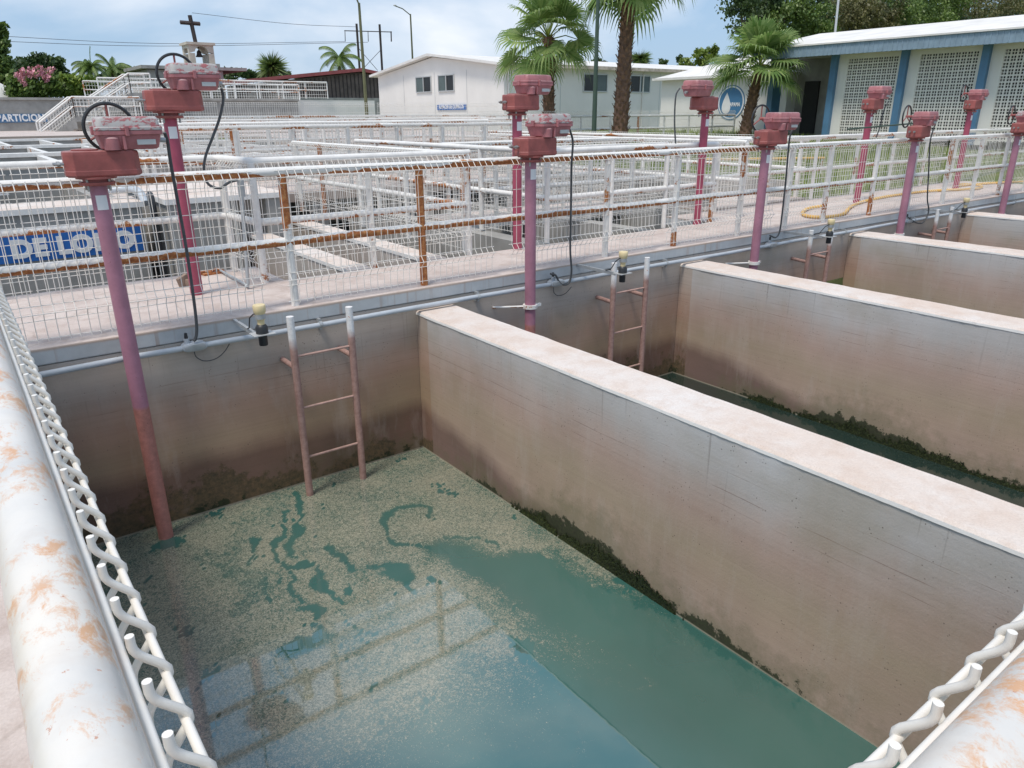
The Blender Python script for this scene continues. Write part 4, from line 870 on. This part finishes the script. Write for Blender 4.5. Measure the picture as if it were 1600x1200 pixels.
# red-roofed shed
YS = 62; zs = lambda x, y: at(x, y, 1, YS)
r = empty('shed', (0, YS, 0), 'brown sheet-walled shed with a red roof behind the white building', 'shed')
x0 = zs(440, 140).x; xr = zs(562, 115).x; x1 = zs(600, 115).x; ze = zs(440, 126).z; zr = zs(562, 113).z; zq = zs(592, 120).z; zl = zs(560, 153).z
b = MB(); b.loft([[Vector((x0, 0, zl)), Vector((x1, 0, zl)), Vector((x1, 0, zq)), Vector((xr, 0, zr)), Vector((x0, 0, ze))], [Vector((x0, 14, zl)), Vector((x1, 14, zl)), Vector((x1, 14, zq)), Vector((xr, 14, zr)), Vector((x0, 14, ze))]])
b.build('wall', M['brown_sheet'], r)
rb = MB()
for k in range(26): xx = x0+(x1-x0)*k/26; rb.box(xx, xx+.06, -.05, -.01, zl, min(ze, zq)-.02 if xx < x0+1 else ze+(zr-ze)*min(1, (xx-x0)/(xr-x0))-.1)
rb.build('wall_ribs', M['pole_dark'], r)
b = MB(); b.loft([[Vector((x0-6, -.5, ze-.55)), Vector((xr, -.5, zr+.05)), Vector((xr, -.5, zr+.32)), Vector((x0-6, -.5, ze-.3))], [Vector((x0-6, 15, ze-.55)), Vector((xr, 15, zr+.05)), Vector((xr, 15, zr+.32)), Vector((x0-6, 15, ze-.3))]])
b.loft([[Vector((xr, -.5, zr+.05)), Vector((x1+.3, -.5, zq)), Vector((x1+.3, -.5, zq+.22)), Vector((xr, -.5, zr+.32))], [Vector((xr, 15, zr+.05)), Vector((x1+.3, 15, zq)), Vector((x1+.3, 15, zq+.22)), Vector((xr, 15, zr+.32))]])
b.build('roof', M['red_roof'], r)
MB().box(x0, x1, -.1, 0, .5, zl).build('block_wall', M['plain_conc'], r)
# white dome at the left edge
w = at(0, 142, 1, 66)
tag(MB().lathe([(3.2, 0), (3.0, .9), (2.4, 1.7), (1.4, 2.3), (.3, 2.55)], (w.x-1.6, 66, w.z-1.6), 24).build('dome_tank', M['wall_white'], smooth=True), 'white domed tank top at the left edge of the photo', 'tank')

# ================================================================== white warehouse
GZ = .7
r = empty('warehouse', (22.09, 30, GZ), 'white warehouse with sliding windows and a small blue sign, behind the palms', 'building')
Lx, Ly = 21.5, 12.65; ez = 3.72-GZ; rz_ = 4.42-GZ
b = MB(); b.loft([[Vector((0, 0, 0)), Vector((0, Ly, 0)), Vector((0, Ly, ez)), Vector((0, Ly/2, rz_)), Vector((0, 0, ez))], [Vector((Lx, 0, 0)), Vector((Lx, Ly, 0)), Vector((Lx, Ly, ez)), Vector((Lx, Ly/2, rz_)), Vector((Lx, 0, ez))]])
b.build('wall', M['wall_white'], r)
b = MB()
for s in (0, 1):
    y0_, y1_ = ((-.45, Ly/2), (Ly+.45, Ly/2))[s]; za = ez-.04; zb2 = rz_+.05
    rg = lambda x: [Vector((x, y0_, za)), Vector((x, y1_, zb2)), Vector((x, y1_, zb2+.12)), Vector((x, y0_, za+.12))]
    b.loft([rg(-.35), rg(Lx+.35)])
b.build('roof', M['roof_white'], r)
def win(parent, P0, P1, axis, z0, z1_, off):
    """sliding window: frame, dark pane, lighter sliding pane; axis 0 = along x on a -Y wall, 1 = along y on a -X wall"""
    def bx_(b, u0, u1, d0, d1, za, zb2):
        return b.box(u0, u1, d0, d1, za, zb2) if axis == 0 else b.box(d0, d1, u0, u1, za, zb2)
    f = MB(); t_ = .05
    bx_(f, P0, P1, off-.06, off-.005, z0, z0+t_); bx_(f, P0, P1, off-.06, off-.005, z1_-t_, z1_); bx_(f, P0, P0+t_, off-.058, off-.005, z0+t_, z1_-t_); bx_(f, P1-t_, P1, off-.058, off-.005, z0+t_, z1_-t_)
    mid = (P0+P1)/2; bx_(f, mid-.03, mid+.03, off-.057, off-.005, z0+t_, z1_-t_)
    w = f.build('window', M['frame'], parent)
    bx_(MB(), P0+t_, mid-.03, off-.02, off-.006, z0+t_, z1_-t_).build('pane', M['glass'], w)
    bx_(MB(), mid+.03, P1-t_, off-.03, off-.012, z0+t_, z1_-t_).build('pane', M['pane2'], w)
M['pane2'] = simple('sliding_pane_glass', (.09, .12, .12), .25, .3, .8, bmp=0)  # paler glass colour for the sliding pane
for a, c in ((820, 845), (911, 949), (984, 1016), (1046, 1072)):
    xa_, xc_ = at(a, 118, 1, 30).x-22.09, at(c, 118, 1, 30).x-22.09; win(r, xa_, xc_, 0, 2.62-GZ, 3.49-GZ, 0)
for a, c in ((650, 674), (685, 710)):
    ya, yc = at(a, 118, 0, 22.09).y-30, at(c, 118, 0, 22.09).y-30; win(r, min(ya, yc), max(ya, yc), 1, 2.70-GZ, 3.52-GZ, 0)
b = MB()
for px in (840+20, 1030, 875): x = at(px, 150, 1, 30).x-22.09; b.box(x, x+.03, -.012, 0, .1, ez-.1)
for px in (632, 680, 730): y = at(px, 150, 0, 22.09).y-30; b.box(-.012, 0, y, y+.03, .1, ez-.05)
b.build('panel_joints', M['frame'], r)
MB().box(-.36, Lx+.36, -.53, -.46, ez-.06, ez+.10).build('gutter', M['roof_worn'], r)
for px in (790, 1000): x = at(px, 150, 1, 30).x-22.09; MB().tube([(x+.15, -.05, .1), (x+.15, -.05, ez-.15), (x+.15, -.45, ez-.02)], .04, 8).build('downpipe', M['wall_white'], r, smooth=True)
p0 = at(683, 164, 0, 22.05); p1 = at(728, 172, 0, 22.05)
sg = MB().box(-.05, -.005, p1.y-30, p0.y-30, p1.z-GZ+.02, p0.z-GZ).build('sign_panel', M['sign_blue'], r)
text_mesh('ALMACEN DE QUIMICOS', .26, .008, M['letter'], 'lettering', sg, (0, 0, 0), (0, -1, 0), align='CENTER', sx=.76).location = (-.055, (p0.y+p1.y)/2-30, p1.z-GZ+.09)

# ================================================================== office building with block screens
X0 = 26.0
r = empty('screen_block_building', (X0, 12, .6), 'cream building with patterned block screens, blue columns and blue roof edge at right', 'building')
gx = lambda b, x0_, x1_, y0_, y1_, za, zb2: b.box(x0_-X0, x1_-X0, y0_-12, y1_-12, za-.6, zb2-.6)
cols = [18.05, 15.6, 13.15, 10.7, 8.25, 5.8, 3.35]
gx(MB(), X0+2.2, X0+2.4, -4, 15.24, .6, 3.5).build('dark_inner_wall', M['dark_room'], r)  # near-black colour stands in for the unlit room behind the screens
for k, y in enumerate(cols): gx(MB(), X0-.18, X0+.35, y-.11, y+.11, .6, 3.52).build('column', M['blue'], r)
for k in range(1, len(cols)-1):
    ya, yb = cols[k+1]+.11, cols[k]-.11
    w = gx(gx(MB(), X0-.02, X0+.2, ya, ya+.14, .6, 3.5), X0-.02, X0+.2, yb-.34, yb, .6, 3.5)
    gx(w, X0-.018, X0+.2, ya+.14, yb-.34, 3.32, 3.5); w.build('pilaster', M['cream_wall'], r)
    s0, s1 = ya+.14, yb-.34; b = MB(); nb = 10; pb = (s1-s0)/nb; nr = 14; pr = (3.32-.75)/nr
    for j in range(nb+1): gx(b, X0, X0+.04, s0+j*pb-.021, s0+j*pb+.021, .7, 3.32)
    for j in range(nb): gx(b, X0+.006, X0+.034, s0+(j+.5)*pb-.011, s0+(j+.5)*pb+.011, .7, 3.32)
    for j in range(nr+1): gx(b, X0+.002, X0+.038, s0, s1, .75+j*pr-.021, .75+j*pr+.021)
    for j in range(nr): gx(b, X0+.008, X0+.032, s0, s1, .75+(j+.5)*pr-.011, .75+(j+.5)*pr+.011)
    b.build('block_screen', M['cream_wall'], r)
# roof slab, fascia
gx(MB(), X0-.75, X0-.68, -4, 18.6, 3.42, 3.82).build('fascia', M['fascia'], r)
fr = MB()
for k in range(140): gx(fr, X0-.765, X0-.75, -4+k*.16, -4+k*.16+.03, 3.43, 3.81)
fr.build('fascia_ribs', M['fascia'], r)
b = MB(); rg = lambda y: [Vector((-.8, y-12, 3.22)), Vector((3.5, y-12, 3.95)), Vector((8, y-12, 3.2)), Vector((8, y-12, 3.1)), Vector((3.5, y-12, 3.85)), Vector((-.8, y-12, 3.17))]
b.loft([rg(-4), rg(18.6)]); b.build('roof', M['roof_white'], r)
gx(MB(), X0-.7, X0+7, -4, 18.3, 3.5, 3.56).build('ceiling', M['cream_wall'], r)
# porch
gx(MB(), X0+1.6, X0+1.8, 15.4, 18.2, .6, 3.5).build('porch_back_wall', M['plain_conc'], r)
gx(MB(), X0+.2, X0+2.6, 15.25, 15.42, .6, 3.5).build('porch_side_wall', M['plain_conc'], r)
d = gx(gx(gx(MB(), X0+1.52, X0+1.6, 15.7, 15.76, .6, 2.85), X0+1.52, X0+1.6, 16.64, 16.7, .6, 2.85), X0+1.522, X0+1.6, 15.76, 16.64, 2.79, 2.85).build('door', M['frame'], r)
gx(MB(), X0+1.54, X0+1.57, 15.76, 16.64, .62, 2.79).build('pane', M['glass'], d)
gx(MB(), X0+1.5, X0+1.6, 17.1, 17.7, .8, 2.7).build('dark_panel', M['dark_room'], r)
# emblem wall
r = empty('emblem_building', (27, 21, .6), 'white low building with the round blue water drop emblem', 'building')
MB().box(0, 6, -2.9, 3.6, 0, 2.35).build('wall', M['wall_white'], r)
b = MB(); rg = lambda y, z: [Vector((-.35, y, z)), Vector((6.3, y, z)), Vector((6.3, y, z+.1)), Vector((-.35, y, z+.1))]
b.loft([rg(-3.0, 2.35), rg(3.9, 2.35)]); b.loft([[Vector((-.3, -3, 2.45)), Vector((-.3, 3.8, 2.45)), Vector((3, .6, 3.5)), Vector((3, .4, 3.5))], [Vector((6.2, -3, 2.45)), Vector((6.2, 3.8, 2.45)), Vector((3.1, .6, 3.5)), Vector((3.1, .4, 3.5))]]); b.build('roof', M['roof_white'], r)
cy_, cz_ = 20.7-21, 1.98-.6
def disc(rad, x, n=48): return [Vector((x, cy_+rad*math.cos(2*math.pi*k/n), cz_+rad*math.sin(2*math.pi*k/n))) for k in range(n)]
M['emblem_blue'] = simple('emblem_blue', (.06, .19, .36), .6, .05, 3, bmp=0)
e_ = MB().loft([disc(.68, 0), disc(.68, -.02)]).build('emblem', M['emblem_blue'], r)
MB().loft([disc(.645, -.01), disc(.645, -.024)]).build('white_ring', M['letter'], e_); MB().loft([disc(.585, -.01), disc(.585, -.028)]).build('blue_disc', M['emblem_blue'], e_)
dp = []
for k in range(40):
    t = 2*math.pi*k/40; rr_ = .24; s_ = math.sin(t/2)
    dp.append((math.sin(t)*s_**1.3*.30, math.cos(t)*.42))
drop = [Vector((-.03, cy_+.22-a_, cz_-.02+c_)) for a_, c_ in dp]; drop2 = [Vector((-.036, p.y, p.z)) for p in drop]
MB().loft([drop, drop2]).build('drop', M['letter'], e_)
text_mesh('JAPAMA', .20, .008, M['letter'], 'lettering', e_, (0, 0, 0), (0, -1, 0), align='LEFT', sx=.72).location = (-.03, cy_+.08, cz_-.14)

# ================================================================== poles and wires
def lamp_post(px, pyt, pyb, y, arm, mat, lab, rad=.1, zb=.6):
    a = at(px, pyt, 1, y); c = at(px, pyb, 1, y); x = (a.x+c.x)/2
    r = empty('street_lamp', (x, y, zb), lab, 'street lamp', 'lamp posts behind the plant')
    MB().tube([(0, 0, 0), (0, 0, a.z-zb)], rad, 10, r1=rad*.6).build('pole', M[mat], r, smooth=True)
    if arm:
        e = at(arm[0], arm[1], 1, y)
        MB().tube([(0, 0, a.z-zb-.1), ((e.x-x)*.5, 0, (a.z+e.z)/2-zb+.1), (e.x-x, 0, e.z-zb)], rad*.4, 8).build('arm', M[mat], r, smooth=True)
        MB().lathe([(.04, -.03), (.16, 0), (.16, .05), (.05, .12)], (e.x-x, 0, e.z-zb), 10).build('lamp_head', M['frame'], r, smooth=True)
lamp_post(567, 5, 176, 40, (553, -4), 'pole_olive', 'tall olive lamp post in front of the brown shed', .11)
lamp_post(643, 22, 95, 70, (617, 9), 'pole_olive', 'lamp post with left-pointing arm behind the white warehouse roof', .12)
lamp_post(932, -60, 205, 17, None, 'pole_green', 'dark green lamp post between the two big palms', .075)
lamp_post(835, 45, 95, 48, None, 'blue', 'thin blue pole rising behind the warehouse beside the first palm', .07)
r = empty('antenna_mast', (0, 0, 0), 'thin whitish mast above the block screen building roof', 'mast')
a = at(1306, 60, 0, 31); c = at(1312, -20, 0, 31); MB().tube([a-Vector((0, 0, 1.5)), c], .045, 8).build('mast', M['frame'], r, smooth=True)
r = empty('power_pylon', (0, 0, 0), 'two-legged dark power pylon with crossbar behind the brown shed', 'pylon')
YP = 95; zp_ = lambda x, y: at(x, y, 1, YP)
for a, c in (((557, 37), (563, 125)), ((593, 38), (598, 125))): MB().tube([zp_(*c)-Vector((0, 0, 3)), zp_(*a)], .15, 8).build('leg', M['pole_dark'], r)
MB().tube([zp_(538, 48), zp_(612, 50)], .06, 6).build('crossbar', M['pole_dark'], r)
MB().tube([zp_(560, 75), zp_(590, 110)], .035, 5).tube([zp_(596, 77), zp_(563, 112)], .035, 5).build('brace', M['pole_dark'], r)
for x in (539, 575, 611): MB().tube([zp_(x, 49), zp_(x+.5, 65)], .09 if x > 600 else .05, 6).build('insulator', M['pole_dark'], r)
for k, (a, m_, c) in enumerate((((-60, 53), (250, 68), (539, 65)), ((-60, 62), (250, 72), (575, 66)), ((300, 20), (450, 37), (557, 42)))):
    cable('power_line', [zp_(*a), zp_(*m_), zp_(*c)], .022, 'pole_dark', ['upper thin wire crossing the sky behind the belfry', 'lower thin wire crossing the sky behind the belfry', 'faint wire high in the sky reaching the pylon top'][k], 'wire', 'wires in the sky', n=4)

# ================================================================== vegetation
def rv(): return Vector((random.uniform(-1, 1), random.uniform(-1, 1), random.uniform(-1, 1)))
def foliage(blobs, n, s, mat, name='crown', parent=None):
    b = MB(); tot = sum(q[1]**2 for q in blobs)
    for c, rad, sq in blobs:
        c = Vector(c); k = int(n*rad**2/tot)
        # clumps
        cl_ = [(rv().normalized()*rad*random.uniform(.35, 1.0)) for _ in range(max(5, int(14*1)))]
        for _ in range(k):
            q = random.choice(cl_); p = q+Vector((random.gauss(0, 1), random.gauss(0, 1), random.gauss(0, .8)))*rad*.19
            p.z *= sq; p += c
            d = rv().normalized(); u = d.orthogonal().normalized(); w = d.cross(u); ss = s*random.uniform(.5, 1.3)
            b.quad(p-u*ss*.5, p-w*ss*.28+u*ss*.05, p+u*ss*.55, p+w*ss*.28)
    return b.build(name, M[mat], parent)
def tree(name, base, blobs, n, s, mat, lab, group=None, trunk=.25, cat='tree'):
    r = empty(name, base, lab, cat, group); B = Vector(base)
    bl = [(Vector(c)-B, rad, sq) for c, rad, sq in blobs]
    top = sum((q[0] for q in bl), Vector())/len(bl)
    t = MB(); t.tube([(0, 0, 0), (top.x*.2, top.y*.2, top.z*.4), (top.x*.7, top.y*.7, top.z*.75)], trunk, 8, r1=trunk*.5)
    for q in bl[:7]: t.tube([(top.x*.2, top.y*.2, top.z*.4), q[0]*.7+Vector((0, 0, .1)), q[0]], trunk*.4, 5, r1=trunk*.08)
    t.build('trunk', M['bark'], r); foliage(bl, n, s, mat, 'crown', r); return r
def fan_frond(b, pb, base, d, up, L_, rad, droop, n=30):
    """petiole then a fan of leaflets"""
    d = d.normalized(); side = d.cross(up).normalized(); upv = side.cross(d).normalized()
    tip = base+d*L_+Vector((0, 0, -droop*L_*.25)); mid = base+d*L_*.55+Vector((0, 0, .02))
    pb.tube([base, mid, tip], .022, 4, r1=.012)
    dd = (tip-mid).normalized(); side = dd.cross(Vector((0, 0, 1)))
    side = side.normalized() if side.length > .01 else Vector((1, 0, 0)); upv = side.cross(dd).normalized()
    roll = random.uniform(-.5, .5); side, upv = side*math.cos(roll)+upv*math.sin(roll), upv*math.cos(roll)-side*math.sin(roll)
    for i in range(n):
        a = R(-125+250*i/(n-1)); v = dd*math.cos(a)+side*math.sin(a); l = rad*(.72+.28*math.cos(a*.75))*random.uniform(.9, 1.05)
        v = (v+upv*(.10*abs(math.sin(a)))).normalized(); nrm = v.cross(upv).normalized(); w = l*.05
        q1 = tip+v*l*.5; q2 = tip+v*l*.8+Vector((0, 0, -l*.05*(1+droop))); q3 = tip+v*l*.97+Vector((0, 0, -l*(.16+.25*droop)*random.uniform(.6, 1.3)))
        b.quad(tip, q1-nrm*w, q1+upv*w*.5, tip+upv*.005); b.quad(tip, tip+upv*.005, q1+upv*w*.5, q1+nrm*w)
        b.quad(q1-nrm*w, q2-nrm*w*.55, q2+nrm*w*.55, q1+nrm*w); b.tri(q2-nrm*w*.5, q3, q2+nrm*w*.5)
def fan_palm(base, top, r0, r1, nf, L_, rad, lab, tilt=0, cat='palm tree', low=0, elev=(-38, 82)):
    r = empty('fan_palm', base, lab, cat, 'fan palms before the buildings'); B = Vector(base); T_ = Vector(top)-B
    t = MB(); n_ = 14; pts = [T_*(i/n_)+Vector((.03*math.sin(i), .03*math.cos(i*1.3), 0))*(i not in (0, n_)) for i in range(n_+1)]
    for i in range(n_):
        pass
    rings = []
    for i in range(n_*3+1):
        f = i/(n_*3); c = T_*f; rad_ = (r0+(r1-r0)*f)*(1+.06*math.sin(i*2.1)); rings.append([c+Vector((math.cos(a)*rad_, math.sin(a)*rad_, 0)) for a in [2*math.pi*k/14 for k in range(14)]])
    t.loft(rings).build('trunk', M['trunk'], r, smooth=True)
    bt = MB(); H_ = T_.length; k = int(H_*55)
    for i in range(k):
        f = (i+random.random())/k; c = T_*f; a = i*2.399; rr_ = r0+(r1-r0)*f; o = Vector((math.cos(a), math.sin(a), 0)); s_ = Vector((-o.y, o.x, 0))
        p = c+o*rr_*.85; ln = random.uniform(.08, .19)*(r0/.24); w = random.uniform(.035, .065)*(r0/.24)
        e = p+o*ln*.75+Vector((0, 0, ln*.9)); bt.quad(p-s_*w, p+s_*w, e+s_*w*.55, e-s_*w*.55); bt.quad(p-s_*w-Vector((0, 0, .03)), p+s_*w-Vector((0, 0, .03)), e+s_*w*.55, e-s_*w*.55)
    bt.build('leaf_boots', M['boot'], r)
    b = MB(); pb = MB()
    for i in range(nf):
        f = (i+.5)/nf; el = R(elev[1]+(elev[0]-elev[1])*f**1.1+random.uniform(-7, 7)); az = i*2.39996+random.uniform(-.2, .2)
        d = Vector((math.cos(az)*math.cos(el), math.sin(az)*math.cos(el), math.sin(el)))
        fan_frond(b, pb, T_+Vector((0, 0, -.12+.15*(1-f)))+d*.05, d, Vector((0, 0, 1)), L_*random.uniform(.85, 1.1), rad*random.uniform(.9, 1.1), .2+.8*f)
    b.build('fronds', M['palm_leaf'], r); pb.build('petioles', M['leaf_bright'], r); return r
def P3(px, py, y): return at(px, py, 1, y)
bs = P3(858, 210, 20.6); tp = P3(857, 58, 20.6); fan_palm((bs.x, 20.6, .6), tp, .21, .17, 26, 1.0, 1.0, 'medium fan palm left of the green lamp post, full crown in view', elev=(-24, 84))
bs = P3(968, 212, 17.5); tp = P3(986, -62, 17.5); fan_palm((bs.x, 17.5, .55), tp, .245, .17, 30, .95, 1.15, 'thick-trunked fan palm right of the green lamp post, crown above the frame', elev=(-34, 80))
bs = P3(1163, 208, 18.0); tp = P3(1187, 104, 18.0); fan_palm((bs.x, 18.0, .65), tp, .24, .15, 24, .9, 1.12, 'shorter fan palm leaning before the round blue emblem', elev=(-4, 80))
def feather_palm(base, top, nf, L_, lab, mat='leaf_mid', group='distant palms', wind=0):
    r = empty('feather_palm', base, lab, 'palm tree', group); T_ = Vector(top)-Vector(base)
    MB().tube([(0, 0, 0), T_*.5, T_], .2, 8, r1=.13).build('trunk', M['bark'], r)
    b = MB()
    for i in range(nf):
        az = i*2.4; el = R(70-95*i/nf); p = T_.copy(); d = Vector((math.cos(az)*math.cos(el)+wind, math.sin(az)*math.cos(el), math.sin(el))).normalized(); n_ = 12
        for k in range(n_):
            q = p+d*(L_/n_); s_ = d.cross(Vector((0, 0, 1)));
            s_ = s_.normalized() if s_.length > .01 else Vector((1, 0, 0))
            for sg_ in (-1, 1):
                for m2 in range(2):
                    pp = p.lerp(q, m2*.5); ll_ = L_*.26*(1-abs(k/n_-.4)); b.tri(pp, pp+d*.12, pp+s_*sg_*ll_*.8+Vector((0, 0, -ll_*.75))+d*ll_*.4)
            b.quad(p, q, q+Vector((0, 0, .05)), p+Vector((0, 0, .05))); p = q; d = (d+Vector((0, 0, -.16))).normalized()
    b.build('fronds', M[mat], r); return r
def zf(x, y, Y): return at(x, y, 1, Y)
def gpt(px, Y): q = at(px, 176, 1, Y); return (q.x, Y, .75)
feather_palm(gpt(531, 75), zf(531, 92, 75), 16, 2.6, 'queen palm above the red shed roof')
feather_palm(gpt(137, 75), zf(142, 106, 75), 20, 1.7, 'windswept coconut palm left of the belfry, paler one', 'leaf_mid', wind=-.3)
feather_palm(gpt(178, 78), zf(176, 110, 78), 20, 2.0, 'windswept coconut palm nearest the belfry', 'leaf_mid', wind=.4)
def small_fan(px, py, Y, lab, s=1.0):
    bs = gpt(px, Y); tp = zf(px, py, Y); r = empty('fan_palm', bs, lab, 'palm tree', 'distant palms'); T_ = tp-Vector(bs)
    MB().tube([(0, 0, 0), T_], .3, 8).build('trunk', M['leaf_dry'], r); b = MB()
    for i in range(420):
        d = rv(); d.z = d.z*.7+.25; d.normalize(); sd_ = d.orthogonal().normalized()*.12*s; b.tri(T_+d*.2-sd_, T_+d*.2+sd_, T_+d*random.uniform(1.1, 1.9)*s+Vector((0, 0, -.3)))
    b.build('fronds', M['leaf_mid'], r); b = MB()
    for i in range(160):
        d = rv(); d.z = 0; d.normalize(); z = random.uniform(-2.6, -.3)*s; sd_ = Vector((-d.y, d.x, 0))*.12; b.tri(T_+d*.2+Vector((0, 0, z+.6))-sd_, T_+d*.2+Vector((0, 0, z+.6))+sd_, T_+d*.9*s+Vector((0, 0, z)))
    b.build('dry_skirt', M['leaf_dry'], r)
small_fan(424, 104, 70, 'small distant fan palm with a dry skirt, right of the belfry'); small_fan(1000, 92, 60, 'small distant fan palm behind the warehouse roof beside the thick trunk', .9)
# left trees and bougainvillea
def blobs_px(lst, Y):
    out_ = []
    for x, y, rpx in lst:
        p = zf(x, y, Y); dist = (p-EYE).dot(FW); out_.append((p, rpx*dist/CAM_F, .85))
    return out_
tree('tree', gpt(0, 68), blobs_px([(-14, 75, 26), (-5, 110, 28), (5, 125, 22), (-8, 48, 16)], 68), 6000, .4, 'leaf_mid', 'dark tree at the left edge of the photo', 'trees at the back')
tree('tree', gpt(60, 82), blobs_px([(45, 103, 20), (75, 98, 20), (90, 108, 18), (60, 112, 22), (30, 112, 18)], 82), 5200, .45, 'leaf_dark', 'dark round tree behind the pink blossoms', 'trees at the back')
r = tree('bougainvillea', gpt(65, 64), blobs_px([(40, 132, 22), (65, 128, 22), (90, 135, 20), (55, 145, 20), (30, 142, 18), (100, 142, 16)], 64), 6500, .32, 'leaf_mid', 'bushy shrub covered in pink blossoms above the grey tank wall', None, .12, 'shrub')
foliage([(a_-Vector(r.location), b_, c_) for a_, b_, c_ in blobs_px([(40, 113, 9), (50, 117, 9), (34, 122, 7), (62, 108, 8), (68, 116, 9), (79, 110, 7), (36, 130, 6), (74, 124, 6), (28, 118, 6), (48, 107, 5)], 61.5)], 620, .22, 'blossom', 'blossoms', r)
tree('shrub', gpt(130, 64), blobs_px([(110, 130, 18), (128, 132, 18), (146, 134, 14), (120, 143, 16), (140, 146, 14)], 64), 6000, .32, 'leaf_bright', 'yellow-green shrub right of the pink blossoms', None, .12, 'shrub')
tree('tree', gpt(195, 84), blobs_px([(188, 115, 14), (204, 112, 9), (178, 122, 14), (160, 125, 14), (196, 124, 12)], 84), 3000, .4, 'leaf_dark', 'small dark tree left of the belfry block', 'trees at the back')
tree('tree', gpt(370, 95), blobs_px([(356, 116, 12), (372, 112, 12), (388, 116, 10), (400, 120, 8)], 95), 2400, .4, 'leaf_dark', 'low dark tree just right of the belfry', 'trees at the back')
tree('tree', gpt(470, 110), blobs_px([(405, 122, 8), (440, 122, 8), (448, 118, 8)], 110), 1400, .4, 'leaf_dark', 'small low tree beside the distant fan palm with the dry skirt', 'trees at the back')
tree('tree', gpt(935, 75), blobs_px([(935, 98, 9), (928, 100, 8), (944, 101, 8)], 75), 1300, .35, 'leaf_dark', 'small round tree peeping over the warehouse roof, left one', 'trees at the back')
tree('tree', gpt(1060, 75), blobs_px([(1062, 93, 7), (1036, 98, 7)], 75), 1200, .35, 'leaf_dark', 'small round tree peeping over the warehouse roof, right one', 'trees at the back')
tree('tree', gpt(1090, 60), blobs_px([(1095, 92, 16), (1075, 98, 12), (1115, 82, 15)], 60), 2800, .35, 'leaf_bright', 'bright green tree behind the warehouse end, left of the short palm', 'trees at the back')
YR = 44
tree('tree', gpt(1185, YR), blobs_px([(1160, 5, 26), (1190, 20, 28), (1150, -25, 34), (1200, -10, 36), (1175, 42, 20)], YR), 8500, .28, 'leaf_dark', 'large dark tree whose branch hangs into the sky above the short palm', 'trees at the back', .35)
tree('tree', gpt(1240, YR), blobs_px([(1225, 30, 34), (1255, 10, 36), (1275, 35, 34), (1240, 62, 26), (1290, 55, 24), (1215, 60, 22)], YR-2), 11000, .28, 'leaf_mid', 'leafy tree behind the left end of the blue roof edge', 'trees at the back', .35)
tree('tree', gpt(1340, YR), blobs_px([(1320, 20, 38), (1355, 0, 40), (1365, 35, 32), (1330, 50, 28), (1385, 25, 30)], YR), 11000, .28, 'leaf_dry', 'brownish tree behind the thin mast', 'trees at the back', .35)
tree('tree', gpt(1440, YR), blobs_px([(1410, 5, 40), (1450, 15, 36), (1475, -5, 38), (1430, 40, 28), (1480, 30, 24)], YR-1), 11000, .28, 'leaf_mid', 'green tree right of the thin mast above the blue roof edge', 'trees at the back', .35)
tree('tree', gpt(1560, YR), blobs_px([(1520, 0, 40), (1560, 10, 36), (1600, 0, 42), (1540, 30, 24), (1640, 0, 44)], YR), 10000, .28, 'leaf_dry', 'dark olive tree at the top right corner of the photo', 'trees at the back', .35)
tree('tree', gpt(1330, YR+8), blobs_px([(1185+k*40, 18+(k % 2)*26, 46) for k in range(12)], YR+7), 26000, .5, 'leaf_dark', 'dark row of trees closing the gaps behind the block screen building', 'trees at the back', .3)
# grass
b = MB()
for i in range(24000):
    x = random.uniform(13.4, 27.0); y = random.uniform(8.5, 24) if random.random() < .75 else random.uniform(8.4, 13)
    if x > 25.6 and y < 18.3: continue
    z = ground_h(x, y); h = random.uniform(.05, .24)*(.6+.8*(mnoise.noise(Vector((x*.5, y*.5, 0)))+.5)); a = random.uniform(0, 6.28); w = .012; dx, dy = math.cos(a), math.sin(a)
    b.tri((x-dy*w, y+dx*w, z), (x+dy*w, y-dx*w, z), (x+dx*h*.5, y+dy*h*.5, z+h))
tag(b.build('grass', M['grass_blade']), 'bright green grass growing beyond the fences at right', 'grass', kind='stuff')
